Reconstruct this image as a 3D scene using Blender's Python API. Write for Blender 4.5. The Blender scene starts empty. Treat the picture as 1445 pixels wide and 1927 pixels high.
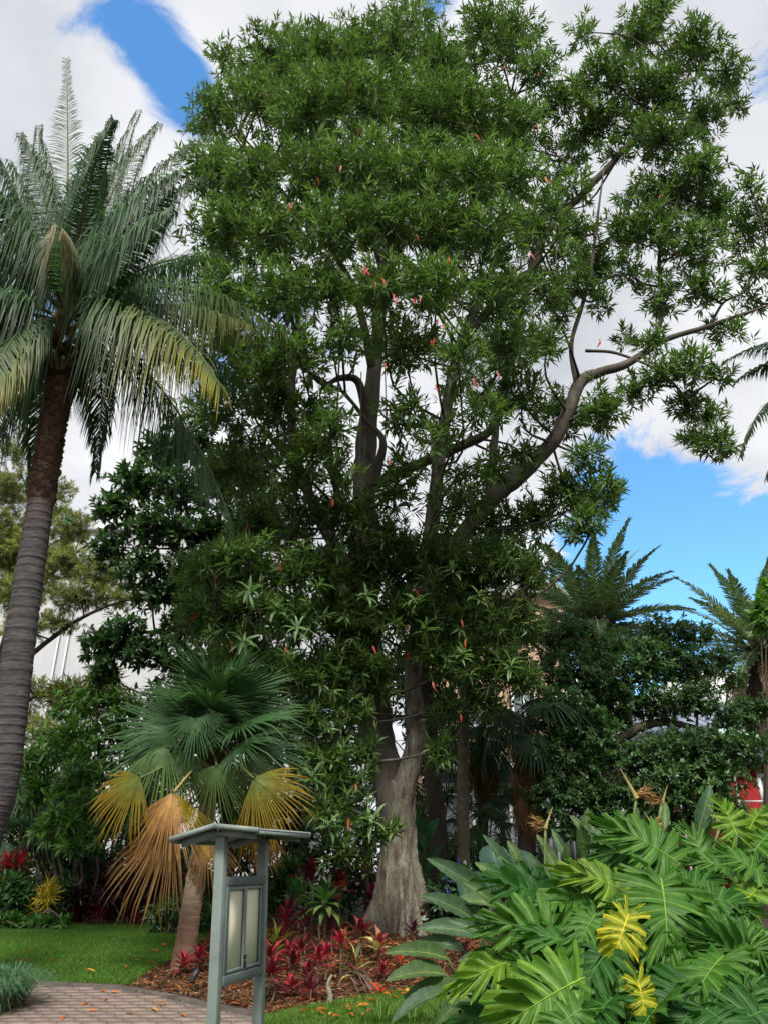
import bpy, math
import numpy as np
from mathutils import Vector, Matrix
rng = np.random.default_rng(11)
R = math.radians
sc = bpy.context.scene
C = sc.collection
# ------------------------------------------------------------------ camera
FPX, CX, CY, HOR = 1455.0, 722.5, 963.5, 1640.0
PITCH = math.atan((HOR - CY) / FPX)
EYE = 1.6
cd = bpy.data.cameras.new('camera'); cam = bpy.data.objects.new('camera', cd); C.objects.link(cam)
cam.location = (0, 0, EYE); cam.rotation_euler = (math.pi / 2 + PITCH, 0, 0)
cd.sensor_fit = 'VERTICAL'; cd.sensor_height = 24.0; cd.lens = 24.0 * FPX / 1927.0
cd.clip_end = 2000; cd.clip_start = 0.05
sc.camera = cam
cp, sp = math.cos(PITCH), math.sin(PITCH)
def ray(px, py):
    dx = (px - CX) / FPX; dy = (CY - py) / FPX
    return np.array([dx, cp - dy * sp, sp + dy * cp])
def P(px, py, Y):
    d = ray(px, py)
    return np.array([0, 0, EYE]) + d * (Y / d[1])
def MPP(py, Y):                      # metres per photo pixel there
    return Y / ray(CX, py)[1] / FPX
# ------------------------------------------------------------------ sun, sky, exposure
SUN_EL, SUN_AZ = R(54), R(182)       # azimuth clockwise from +Y: high behind the camera
sdir = Vector((math.sin(SUN_AZ) * math.cos(SUN_EL), math.cos(SUN_AZ) * math.cos(SUN_EL), math.sin(SUN_EL)))
sl = bpy.data.lights.new('sun', 'SUN'); sl.energy = 2.5; sl.angle = R(16); sl.color = (1.0, 0.95, 0.87)
so = bpy.data.objects.new('sun', sl); C.objects.link(so); so.rotation_euler = sdir.to_track_quat('Z', 'Y').to_euler()
so.location = (0, -20, 40)
W = bpy.data.worlds.new('World'); sc.world = W; W.use_nodes = True
def sky():
    t = W.node_tree; n = t.nodes; n.clear(); l = t.links
    def N(k, **kw):
        q = n.new(k)
        for a, b in kw.items(): setattr(q, a, b)
        return q
    def M(op, a, b=None, clamp=False):
        q = N('ShaderNodeMath', operation=op, use_clamp=clamp)
        for i, v in enumerate((a, b)):
            if v is None: continue
            if isinstance(v, (int, float)): q.inputs[i].default_value = v
            else: l.new(v, q.inputs[i])
        return q.outputs[0]
    out = N('ShaderNodeOutputWorld'); bg = N('ShaderNodeBackground'); bg.inputs[1].default_value = 0.1
    l.new(bg.outputs[0], out.inputs[0])
    sk = N('ShaderNodeTexSky', sky_type='NISHITA'); sk.sun_disc = False
    sk.sun_elevation = SUN_EL; sk.sun_rotation = SUN_AZ; sk.air_density = 1.0; sk.dust_density = 0.4; sk.ozone_density = 2.5
    tc = N('ShaderNodeTexCoord'); g = tc.outputs['Generated']
    sep = N('ShaderNodeSeparateXYZ'); l.new(g, sep.inputs[0])
    den = M('ADD', M('MAXIMUM', sep.outputs[2], 0.0), 0.22)
    cmb = N('ShaderNodeCombineXYZ')
    l.new(M('DIVIDE', sep.outputs[0], den), cmb.inputs[0]); l.new(M('DIVIDE', sep.outputs[1], den), cmb.inputs[1])
    cmb.inputs[2].default_value = 3.7
    n1 = N('ShaderNodeTexNoise'); n1.inputs['Scale'].default_value = 2.6; n1.inputs['Detail'].default_value = 14
    n1.inputs['Roughness'].default_value = 0.66; n1.inputs['Distortion'].default_value = 0.5
    l.new(cmb.outputs[0], n1.inputs['Vector'])
    cov = M('ADD', M('MULTIPLY', M('SUBTRACT', n1.outputs[0], .5), 1.4), .5)
    # broken cloud: gaps of clear sky between the cloud banks
    for (px, py, amp, k) in [(325, 90, .30, 700), (368, 185, .25, 900), (200, 25, .20, 900), (285, 15, .12, 900), (1320, 1085, .36, 85), (1200, 1060, .12, 160), (1250, 1140, .2, 120),
                             (830, 5, .24, 900), (1440, 1160, .16, 100)]:
        d = ray(px, py); d = d / np.linalg.norm(d)
        dt = N('ShaderNodeVectorMath', operation='DOT_PRODUCT'); l.new(g, dt.inputs[0]); dt.inputs[1].default_value = tuple(d)
        e = M('EXPONENT', M('MULTIPLY', M('SUBTRACT', dt.outputs['Value'], 1.0), float(k)))
        cov = M('SUBTRACT', cov, M('MULTIPLY', e, amp))
    mr = N('ShaderNodeMapRange', interpolation_type='SMOOTHSTEP'); l.new(cov, mr.inputs[0])
    mr.inputs[1].default_value = 0.20; mr.inputs[2].default_value = 0.37
    n2 = N('ShaderNodeTexNoise'); n2.inputs['Scale'].default_value = 1.9; n2.inputs['Detail'].default_value = 7; n2.inputs['Roughness'].default_value = .5
    l.new(cmb.outputs[0], n2.inputs['Vector'])
    cr = N('ShaderNodeValToRGB'); l.new(n2.outputs[0], cr.inputs[0])
    cr.color_ramp.elements[0].position = .36; cr.color_ramp.elements[0].color = (3.0, 3.12, 3.4, 1)
    cr.color_ramp.elements[1].position = .60; cr.color_ramp.elements[1].color = (5.0, 5.05, 5.15, 1)
    sat = N('ShaderNodeHueSaturation'); sat.inputs['Saturation'].default_value = 1.12; sat.inputs['Value'].default_value = SKYV
    l.new(sk.outputs[0], sat.inputs['Color'])
    mx = N('ShaderNodeMix', data_type='RGBA'); l.new(mr.outputs[0], mx.inputs[0])
    tint = N('ShaderNodeMix', data_type='RGBA', blend_type='MULTIPLY'); tint.inputs[0].default_value = 1; tint.inputs[7].default_value = (.74, 1.0, 1.06, 1)
    l.new(sat.outputs[0], tint.inputs[6]); l.new(tint.outputs[2], mx.inputs[6]); l.new(cr.outputs[0], mx.inputs[7])
    l.new(mx.outputs[2], bg.inputs[0])
SKYV = 1.45
sky()
vs = sc.view_settings; vs.view_transform = 'Standard'; vs.look = 'None'; vs.exposure = 1.05; vs.gamma = 1.0; vs.use_curve_mapping = False
sc.render.engine = 'CYCLES'
cy = sc.cycles; cy.max_bounces = 7; cy.diffuse_bounces = 3; cy.glossy_bounces = 2; cy.transmission_bounces = 5; cy.transparent_max_bounces = 4
cy.use_denoising = True; cy.caustics_reflective = False; cy.caustics_refractive = False
# ------------------------------------------------------------------ mesh helpers
def nrm(a):
    a = np.asarray(a, float)
    return a / np.maximum(np.linalg.norm(a, axis=-1, keepdims=True), 1e-9)
def cross(a, b): return np.cross(a, b)
ORG = {}; MLOC = {}
def org(o): return ORG.get(o.name, np.zeros(3)) if o is not None else np.zeros(3)
class MB:
    def __init__(s): s.V, s.F, s.K, s.n = [], [], [], 0
    def add(s, V, F, col=(1, 1, 1)):
        V = np.asarray(V, float).reshape(-1, 3); k = np.asarray(col, float)
        if k.ndim == 1: k = np.tile(k[:3], (len(V), 1))
        fs = F if isinstance(F, tuple) else (F,)
        for f in fs:
            f = np.asarray(f, np.int64)
            if f.size: s.F.append(f + s.n)
        s.V.append(V); s.K.append(k); s.n += len(V)
    def mesh(s, name, mat, off=(0, 0, 0), smooth=False):
        me = bpy.data.meshes.new(name)
        V = np.concatenate(s.V) - np.asarray(off, float); K = np.concatenate(s.K)
        loops = np.concatenate([f.ravel() for f in s.F]); tot = np.concatenate([np.full(len(f), f.shape[1]) for f in s.F])
        me.vertices.add(len(V)); me.vertices.foreach_set('co', V.astype(np.float32).ravel())
        me.loops.add(len(loops)); me.loops.foreach_set('vertex_index', loops.astype(np.int32))
        me.polygons.add(len(tot)); st = np.concatenate([[0], np.cumsum(tot)[:-1]])
        me.polygons.foreach_set('loop_start', st.astype(np.int32)); me.polygons.foreach_set('loop_total', tot.astype(np.int32))
        if smooth: me.polygons.foreach_set('use_smooth', np.ones(len(tot), bool))
        a = me.color_attributes.new('Col', 'FLOAT_COLOR', 'POINT')
        a.data.foreach_set('color', np.concatenate([K, np.ones((len(K), 1))], 1).astype(np.float32).ravel())
        me.update(calc_edges=True); me.materials.append(mat)
        return me
    def build(s, name, mat, parent=None, loc=None, smooth=False, kind=None):
        o_ = org(parent) if parent is not None else np.asarray(loc if loc is not None else (0, 0, 0), float)
        me = s.mesh(name, mat, o_, smooth)
        o = bpy.data.objects.new(name, me); C.objects.link(o); ORG[o.name] = o_
        if parent is not None: o.parent = parent
        else: o.location = o_
        if kind: o['kind'] = kind
        return o
def tag(o, label, cat, group=None):
    o['label'] = label; o['category'] = cat
    if group: o['group'] = group
    return o
def thing(name, label, cat, loc, group=None):
    o = bpy.data.objects.new(name, None); C.objects.link(o); o.location = loc; o.empty_display_size = .2
    ORG[o.name] = np.asarray(loc, float)
    return tag(o, label, cat, group)
def inst(name, me, x, y, z, p, parent, s=(1, 1, 1), color=None):
    """object sharing mesh me; local axes x,y,z placed at world point p under a parent that is only translated"""
    o = bpy.data.objects.new(name, me); C.objects.link(o)
    q = np.asarray(p) - org(parent)
    m = Matrix(((x[0] * s[0], y[0] * s[1], z[0] * s[2], q[0]), (x[1] * s[0], y[1] * s[1], z[1] * s[2], q[1]), (x[2] * s[0], y[2] * s[1], z[2] * s[2], q[2]), (0, 0, 0, 1)))
    o.parent = parent; o.matrix_local = m
    if color is not None: o.color = (color[0], color[1], color[2], 1)
    MLOC[o.name] = m
    return o
def child_world(name, mb, mat, parent_obj, smooth=True):
    """part whose parent is itself an instanced part (rotated): keep world coordinates"""
    root = parent_obj.parent; off = org(root)
    me = mb.mesh(name, mat, off, smooth)
    o = bpy.data.objects.new(name, me); C.objects.link(o)
    o.parent = parent_obj; o.matrix_parent_inverse = MLOC[parent_obj.name].inverted()
    return o
def spline(pts, n):
    p = np.asarray(pts, float); k = len(p)
    if k == 2: return p[0] + (p[1] - p[0]) * np.linspace(0, 1, n)[:, None]
    q = np.vstack([2 * p[0] - p[1], p, 2 * p[-1] - p[-2]])
    t = np.linspace(0, k - 1 - 1e-6, n); i = t.astype(int); f = (t - i)[:, None]
    a, b, c, d = q[i], q[i + 1], q[i + 2], q[i + 3]
    return .5 * (2 * b + (c - a) * f + (2 * a - 5 * b + 4 * c - d) * f ** 2 + (3 * b - a - 3 * c + d) * f ** 3)
def tube(pts, rad, sides=8, cap=True, wob=0, rg=None):
    p = np.asarray(pts, float); n = len(p); rad = np.broadcast_to(np.asarray(rad, float), (n,))
    t = nrm(np.gradient(p, axis=0)); a = np.array([0, 0, 1.]) if abs(t[0][2]) < .9 else np.array([1., 0, 0])
    V = []; u = nrm(cross(t[0], a))
    ang = np.linspace(0, 2 * math.pi, sides, endpoint=False)
    for i in range(n):
        u = nrm(u - t[i] * np.dot(u, t[i])); v = cross(t[i], u)
        r = rad[i] * np.ones(sides)
        if wob: r = r * (1 + wob * (rg or rng).standard_normal(sides))
        V.append(p[i] + (np.cos(ang) * r)[:, None] * u + (np.sin(ang) * r)[:, None] * v)
    V = np.concatenate(V)
    i, j = np.meshgrid(np.arange(n - 1), np.arange(sides), indexing='ij')
    j2 = (j + 1) % sides
    F = np.stack([i * sides + j, i * sides + j2, (i + 1) * sides + j2, (i + 1) * sides + j], -1).reshape(-1, 4)
    if cap:
        V = np.vstack([V, p[-1]]); b = (n - 1) * sides; jj = np.arange(sides)
        F3 = np.stack([b + jj, b + (jj + 1) % sides, np.full(sides, len(V) - 1)], -1)
        return V, (F, F3)
    return V, F
BOXF = np.array([[0, 2, 3, 1], [4, 5, 7, 6], [0, 1, 5, 4], [2, 6, 7, 3], [0, 4, 6, 2], [1, 3, 7, 5]])
def box(c, ax, h):
    c = np.asarray(c, float); V = []
    for sx in (-1, 1):
        for sy in (-1, 1):
            for sz in (-1, 1): V.append(c + sx * h[0] * ax[0] + sy * h[1] * ax[1] + sz * h[2] * ax[2])
    return np.array(V), BOXF
XYZ = np.eye(3)
# leaf templates: (along, across, lift) and faces
LANCE = (np.array([[0, 0, 0], [.38, -.5, .02], [.38, .5, .02], [.45, 0, -.05], [1, 0, -.12]]), np.array([[0, 2, 3], [0, 3, 1], [2, 4, 3], [1, 3, 4]]))
LONGL = (np.array([[0, 0, 0], [.3, -.5, .03], [.3, .5, .03], [.3, 0, -.02], [.68, -.42, .0], [.68, .42, .0], [.68, 0, -.06], [1, 0, -.22]]),
         np.array([[0, 2, 3], [0, 3, 1], [2, 5, 6], [2, 6, 3], [3, 6, 4], [3, 4, 1], [5, 7, 6], [6, 7, 4]]))
DIAM = (np.array([[0, 0, 0], [.45, -.5, .0], [.45, .5, .0], [1, 0, -.08]]), np.array([[0, 2, 1], [1, 2, 3]]))
OVAL = (np.array([[0, 0, 0], [.25, -.42, .03], [.25, .42, .03], [.65, -.45, .0], [.65, .45, .0], [1, 0, -.1]]), np.array([[0, 2, 1], [1, 2, 4], [1, 4, 3], [3, 4, 5]]))
def leaves(mb, pos, d, up, L, Wd, col, T=LANCE):
    n = len(pos); d = nrm(d); side = nrm(cross(d, up)); nn = cross(side, d)
    t, f = T; k = len(t)
    L = np.broadcast_to(np.asarray(L, float), (n,))[:, None, None]; Wd = np.broadcast_to(np.asarray(Wd, float), (n,))[:, None, None]
    V = pos[:, None] + t[None, :, 0:1] * L * d[:, None] + t[None, :, 1:2] * Wd * side[:, None] + t[None, :, 2:3] * L * nn[:, None]
    F = (f[None] + (np.arange(n) * k)[:, None, None]).reshape(-1, f.shape[1])
    K = np.repeat(np.broadcast_to(col, (n, 3)), k, 0)
    mb.add(V.reshape(-1, 3), F, K)
def sprig_arr(c, ax, k, twig, tilt=(35, 85), droop=.15, rg=None):
    rg = rg or rng; n = len(c); ax = nrm(ax)
    a = np.where(np.abs(ax[:, 2:3]) < .9, np.array([[0, 0, 1.]]), np.array([[1., 0, 0]]))
    e1 = nrm(cross(ax, a)); e2 = cross(ax, e1)
    j = np.arange(k)[None]; phi = j * 2.4 + rg.uniform(0, 6.28, (n, 1)) + rg.normal(0, .25, (n, k))
    tl = np.radians(np.linspace(tilt[1], tilt[0], k)[None] + rg.normal(0, 10, (n, k)))
    d = ax[:, None] * np.cos(tl)[..., None] + (e1[:, None] * np.cos(phi)[..., None] + e2[:, None] * np.sin(phi)[..., None]) * np.sin(tl)[..., None]
    d[..., 2] -= droop
    pos = c[:, None] + ax[:, None] * (twig * (j / k - .7))[..., None]
    up = ax[:, None] * .6 + np.array([0, 0, .6]) + rg.normal(0, .2, (n, k, 3))
    return pos.reshape(-1, 3), nrm(d.reshape(-1, 3)), up.reshape(-1, 3)
def lerp(a, b, t): return np.asarray(a) + (np.asarray(b) - np.asarray(a)) * np.asarray(t)[:, None]
def blob_sprigs(c, rad, n, rg=None, shell=.45, up=.5):
    rg = rg or rng
    u = nrm(rg.standard_normal((n, 3))); r = rg.random(n) ** shell
    lump = 1 + .22 * np.sin(u[:, 0] * 5 + c[0] * 3) * np.sin(u[:, 2] * 6 + c[2] * 2) + .12 * np.sin(u[:, 1] * 9 + c[1])
    p = c + u * np.asarray(rad) * (r * lump)[:, None]
    ax = u * .7 + np.array([0, 0, up]) + rg.normal(0, .35, (n, 3))
    return p, nrm(ax), r
# ------------------------------------------------------------------ materials
def mat(name): m = bpy.data.materials.new(name); m.use_nodes = True; return m, m.node_tree, m.node_tree.nodes['Principled BSDF'], m.node_tree.nodes['Material Output']
def leafmat(name, rough=.45, trans=.3, spec=.5, veins=0):
    m, t, b, o = mat(name); l = t.links
    at = t.nodes.new('ShaderNodeAttribute'); at.attribute_name = 'Col'
    oi = t.nodes.new('ShaderNodeObjectInfo')
    mx = t.nodes.new('ShaderNodeMix'); mx.data_type = 'RGBA'; mx.blend_type = 'MULTIPLY'; mx.inputs[0].default_value = 1
    l.new(at.outputs['Color'], mx.inputs[6]); l.new(oi.outputs['Color'], mx.inputs[7])
    tcn = t.nodes.new('ShaderNodeTexCoord'); ns = t.nodes.new('ShaderNodeTexNoise'); ns.inputs['Scale'].default_value = 9; ns.inputs['Detail'].default_value = 3
    l.new(tcn.outputs['Object'], ns.inputs['Vector'])
    mp = t.nodes.new('ShaderNodeMapRange'); mp.inputs[1].default_value = .3; mp.inputs[2].default_value = .7; mp.inputs[3].default_value = .78; mp.inputs[4].default_value = 1.2
    l.new(ns.outputs[0], mp.inputs[0])
    m2 = t.nodes.new('ShaderNodeMix'); m2.data_type = 'RGBA'; m2.blend_type = 'MULTIPLY'; m2.inputs[0].default_value = 1
    l.new(mx.outputs[2], m2.inputs[6]); l.new(mp.outputs[0], m2.inputs[7])
    l.new(m2.outputs[2], b.inputs['Base Color']); b.inputs['Roughness'].default_value = rough; b.inputs['Specular IOR Level'].default_value = spec
    if trans:
        tr = t.nodes.new('ShaderNodeBsdfTranslucent'); ms = t.nodes.new('ShaderNodeMixShader'); ms.inputs[0].default_value = trans
        g = t.nodes.new('ShaderNodeMix'); g.data_type = 'RGBA'; g.blend_type = 'MULTIPLY'; g.inputs[0].default_value = 1; g.inputs[7].default_value = (1.35, 1.45, .8, 1)
        l.new(m2.outputs[2], g.inputs[6]); l.new(g.outputs[2], tr.inputs[0])
        l.new(b.outputs[0], ms.inputs[1]); l.new(tr.outputs[0], ms.inputs[2]); l.new(ms.outputs[0], o.inputs[0])
    return m
def ramp(t, fac, stops):
    r = t.nodes.new('ShaderNodeValToRGB'); e = r.color_ramp.elements
    e[0].position, e[0].color = stops[0][0], (*stops[0][1], 1); e[1].position, e[1].color = stops[-1][0], (*stops[-1][1], 1)
    for p, c in stops[1:-1]: q = e.new(p); q.color = (*c, 1)
    t.links.new(fac, r.inputs[0]); return r.outputs[0]
def noisemat(name, stops, scale=4, detail=6, rough=.9, bump=.3, stretch=(1, 1, 1), bscale=None, coord='Object', bdist=.03, spec=.3, usecol=False):
    m, t, b, o = mat(name); l = t.links
    tc = t.nodes.new('ShaderNodeTexCoord'); mp = t.nodes.new('ShaderNodeMapping'); mp.inputs['Scale'].default_value = stretch
    l.new(tc.outputs[coord], mp.inputs[0])
    n = t.nodes.new('ShaderNodeTexNoise'); n.inputs['Scale'].default_value = scale; n.inputs['Detail'].default_value = detail; n.inputs['Roughness'].default_value = .62
    l.new(mp.outputs[0], n.inputs['Vector'])
    c = ramp(t, n.outputs[0], stops)
    if usecol:
        at = t.nodes.new('ShaderNodeAttribute'); at.attribute_name = 'Col'
        oi = t.nodes.new('ShaderNodeObjectInfo')
        mx = t.nodes.new('ShaderNodeMix'); mx.data_type = 'RGBA'; mx.blend_type = 'MULTIPLY'; mx.inputs[0].default_value = 1
        l.new(c, mx.inputs[6]); l.new(at.outputs['Color'], mx.inputs[7])
        my = t.nodes.new('ShaderNodeMix'); my.data_type = 'RGBA'; my.blend_type = 'MULTIPLY'; my.inputs[0].default_value = 1
        l.new(mx.outputs[2], my.inputs[6]); l.new(oi.outputs['Color'], my.inputs[7]); c = my.outputs[2]
    l.new(c, b.inputs['Base Color']); b.inputs['Roughness'].default_value = rough; b.inputs['Specular IOR Level'].default_value = spec
    if bump:
        n2 = t.nodes.new('ShaderNodeTexNoise'); n2.inputs['Scale'].default_value = bscale or scale * 3; n2.inputs['Detail'].default_value = 5
        l.new(mp.outputs[0], n2.inputs['Vector'])
        bp = t.nodes.new('ShaderNodeBump'); bp.inputs['Strength'].default_value = bump; bp.inputs['Distance'].default_value = bdist
        l.new(n2.outputs[0], bp.inputs['Height']); l.new(bp.outputs[0], b.inputs['Normal'])
    return m
M = {}
M['leaf'] = leafmat('glossy_leaf', .42, .32, .5)
M['leafdull'] = leafmat('dull_leaf', .6, .3, .3)
M['palm'] = leafmat('palm_leaf', .5, .3, .3)
M['dry'] = leafmat('dry_leaf', .8, .25, .1)
M['thick'] = leafmat('thick_leaf', .5, .25, .25)
M['grass'] = leafmat('grass_blade', .65, .35, .2)
M['col'] = noisemat('plant_stem', [(.3, (.75, .75, .75)), (.7, (1.15, 1.15, 1.15))], 8, rough=.7, bump=.2, usecol=True)
M['bark'] = noisemat('pale_bark', [(.30, (.045, .036, .028)), (.42, (.12, .098, .074)), (.52, (.175, .155, .122)), (.60, (.20, .205, .165)), (.68, (.27, .28, .23))], 6.5, 14, .95, 1.0, (1.7, 1.7, .45), 30, bdist=.03, spec=.12)
M['barkm'] = noisemat('brown_grey_bark', [(.3, (.04, .034, .028)), (.55, (.10, .085, .07)), (.75, (.16, .15, .125))], 2.6, 9, .92, .55, (1.5, 1.5, .5), 13)
M['barkd'] = noisemat('dark_bark', [(.3, (.028, .024, .02)), (.6, (.085, .07, .058)), (.75, (.15, .13, .11))], 3, 8, .95, .6, (1.5, 1.5, .5), 12)
M['palmbark'] = noisemat('palm_bark', [(.3, (.7, .7, .7)), (.7, (1.3, 1.25, 1.2))], 6, 8, .95, .5, (1, 1, 2.5), 16, usecol=True)
M['mulch'] = noisemat('mulch_soil', [(.3, (.035, .018, .012)), (.5, (.10, .048, .03)), (.7, (.19, .095, .06))], 9, 8, 1, .9, bscale=30)
M['soil'] = noisemat('leaf_litter_soil', [(.3, (.016, .012, .009)), (.55, (.05, .034, .024)), (.75, (.09, .065, .045))], 3, 8, 1, .8, bscale=20)
M['turf'] = noisemat('turf_base', [(.3, (.018, .05, .010)), (.7, (.045, .10, .02))], 1.2, 6, 1, .6, bscale=60)
M['sand'] = noisemat('joint_sand', [(.3, (.11, .088, .074)), (.7, (.18, .15, .13))], 14, 6, 1, .4)
M['paver'] = noisemat('clay_paver', [(.3, (.15, .118, .10)), (.55, (.215, .17, .147)), (.75, (.27, .225, .20))], 11, 7, .85, .35, bscale=60, usecol=True, bdist=.004)
# ================================================================== ground
GY = np.array([-400, 0, 3, 5, 7, 8, 9, 10, 11, 12, 13, 14, 16, 20, 30, 60, 900.])
GZ = np.array([0, 0, .02, .07, .19, .27, .36, .46, .57, .65, .70, .73, .75, .80, .9, 1.0, 1.0])
def gz(y): return np.interp(y, GY, GZ)
def GP(px, py):                       # photo pixel -> point on the ground
    d = ray(px, py); t = np.linspace(1, 60, 12000); y = d[1] * t; z = EYE + d[2] * t
    i = np.argmax(z <= gz(y)) if (z <= gz(y)).any() else len(t) - 1
    return np.array([d[0] * t[i], y[i], gz(y[i])])
def sheet(name, ys, xs, dz, m, parent=None, kind='structure'):
    X, Y = np.meshgrid(xs, ys); V = np.stack([X, Y, gz(Y) + dz], -1).reshape(-1, 3); w = len(xs)
    i, j = np.meshgrid(np.arange(len(ys) - 1), np.arange(w - 1), indexing='ij')
    F = np.stack([i * w + j, i * w + j + 1, (i + 1) * w + j + 1, (i + 1) * w + j], -1).reshape(-1, 4)
    mb = MB(); mb.add(V, F); return mb.build(name, m, kind=kind)
sheet('ground', np.concatenate([[-400, -100, -20], np.arange(0, 20, 1.), [22, 26, 30, 45, 60, 100, 300, 900]]), np.concatenate([[-600, -200, -60], np.arange(-30, 31, 3.), [60, 200, 600]]), -.006, M['soil'])
def inpoly(x, y, poly):
    x = np.asarray(x); y = np.asarray(y); r = np.zeros(x.shape, bool); n = len(poly)
    for i in range(n):
        x1, y1 = poly[i][:2]; x2, y2 = poly[(i + 1) % n][:2]
        c = ((y1 > y) != (y2 > y)) & (x < (x2 - x1) * (y - y1) / (y2 - y1 + 1e-12) + x1); r ^= c
    return r
def poly_sheet(name, poly, dz, m, step=.12):
    p = np.array([q[:2] for q in poly]); xs = np.arange(p[:, 0].min(), p[:, 0].max() + step, step); ys = np.arange(p[:, 1].min(), p[:, 1].max() + step, step)
    X, Y = np.meshgrid(xs, ys); w = len(xs)
    i, j = np.meshgrid(np.arange(len(ys) - 1), np.arange(w - 1), indexing='ij'); i = i.ravel(); j = j.ravel()
    k = inpoly(xs[j] + step / 2, ys[i] + step / 2, p); i, j = i[k], j[k]
    F = np.stack([i * w + j, i * w + j + 1, (i + 1) * w + j + 1, (i + 1) * w + j], -1)
    mb = MB(); mb.add(np.stack([X, Y, gz(Y) + dz], -1).reshape(-1, 3), F); return mb.build(name, m, kind='structure')
def G2(px, py): return GP(px, py)[:2]
edgeA = [G2(*q) for q in [(-260, 1838), (-100, 1842), (40, 1850), (130, 1856), (235, 1861)]]                # lawn / path edge
edgeB = [G2(*q) for q in [(235, 1861), (300, 1872), (380, 1890), (450, 1904), (508, 1916)]]               # mulch / path edge
edgeC = [G2(*q) for q in [(508, 1916), (580, 1900), (680, 1882), (770, 1866), (860, 1846), (960, 1834)]]   # mulch / front lawn edge
edgeD = [G2(*q) for q in [(235, 1861), (262, 1842), (300, 1820), (345, 1795), (385, 1775), (395, 1758)]]   # mulch / back lawn edge
back = [G2(*q) for q in [(395, 1758), (330, 1750), (270, 1741), (130, 1738), (0, 1737)]]
lawnB = [tuple(q) for q in edgeA] + [tuple(q) for q in edgeD[1:]] + [tuple(q) for q in back[1:]] + [(-16, back[-1][1]), (-16, edgeA[0][1])]
pathP = [(-14, edgeA[0][1] + .1)] + [tuple(q) for q in edgeA] + [tuple(q) for q in edgeB[1:]] + [(-1.35, 7.6), (-1.2, 5.0), (-1.2, 2.0), (-14, 2.0)]
lawnF = [tuple(q) for q in edgeC] + [(2.4, 9.6), (5, 8.5), (7, 2), (-1.2, 2.0), (-1.2, 5.0), (-1.35, 7.6)]
bed = [tuple(q) for q in edgeB] + [tuple(q) for q in edgeC[1:]] + [(2.2, 12.5), (2.0, 15), (-2.6, 15), tuple(edgeD[-1])] + [tuple(q) for q in edgeD[::-1][1:]]
poly_sheet('mulch_bed', bed, .004, M['mulch'])
poly_sheet('lawn', lawnB, .008, M['turf'])
poly_sheet('lawn', lawnF, .008, M['turf'])
path = poly_sheet('path', pathP, -.001, M['sand'])
def inset_ok(x, y, poly, e):
    return inpoly(x, y, poly) & inpoly(x + e, y, poly) & inpoly(x - e, y, poly) & inpoly(x, y + e, poly) & inpoly(x, y - e, poly)
# pavers, one by one, as far as the frame shows them
bm = MB(); V, F = box((0, 0, 0), XYZ, (.112, .055, .03)); V[V[:, 2] > 0, :2] *= .965; bm.add(V, F); brickme = bm.mesh('paver', M['paver'])
cnt = 0; rows = []
r = 0; y = 8.05
while y < 10.9:
    x = -6.4 + (.116 if r % 2 else 0)
    while x < -1.0:
        X, Y2 = x, y + .10 * 0
        ok = inpoly(np.array([X - .11, X + .11, X - .11, X + .11]), np.array([Y2 - .05, Y2 - .05, Y2 + .055, Y2 + .055]), pathP).all()
        if ok:
            rel = np.array([X, Y2, gz(Y2) - EYE]); f = rel[1] * cp + rel[2] * sp; upc = -rel[1] * sp + rel[2] * cp
            ix, iy = CX + FPX * rel[0] / f, CY - FPX * upc / f
            if -15 < ix < 530 and iy < 1945: rows.append((X, Y2))
        x += .232
    y += .118; r += 1
rows.sort(key=lambda q: abs(q[1] - 8.9))
for X, Y2 in rows[:430]:
    sl_ = math.atan(.1); a = rng.normal(0, .01)
    bx_ = np.array([math.cos(a), math.sin(a), 0]); bz_ = np.array([rng.normal(0, .008), -math.sin(sl_) + rng.normal(0, .008), math.cos(sl_)]); bz_ /= np.linalg.norm(bz_); by_ = np.cross(bz_, bx_)
    v = rng.uniform(.92, 1.08); inst('paver', brickme, bx_, by_, bz_, (X, Y2, gz(Y2) - .018 + rng.normal(0, .0015)), path, color=(v, v * rng.uniform(.94, 1.02), v * rng.uniform(.9, 1.02)))
M['kerb'] = noisemat('kerb_concrete', [(.3, (.05, .042, .036)), (.7, (.12, .10, .088))], 6, 7, .95, .5, bscale=40)
def strip(name, pts, w, h, m):
    p = spline(np.array([[*q, gz(q[1])] for q in pts]), 40); p[:, 2] = gz(p[:, 1])
    t = nrm(np.gradient(p, axis=0)); s = nrm(cross(t, [0, 0, 1])); V = []
    for a, b in ((-w, -.08), (-w, h), (w, h), (w, -.08)): V.append(p + s * a + np.array([0, 0, b]))
    V = np.stack(V, 1).reshape(-1, 3); n = len(p)
    F = np.array([[i * 4 + k, i * 4 + k + 1, i * 4 + k + 5, i * 4 + k + 4] for i in range(n - 1) for k in range(3)])
    mb = MB(); mb.add(V, F); mb.build(name, m, kind='structure')
strip('kerb', edgeA, .06, .035, M['kerb']); strip('kerb', edgeB, .06, .03, M['kerb'])
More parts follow.
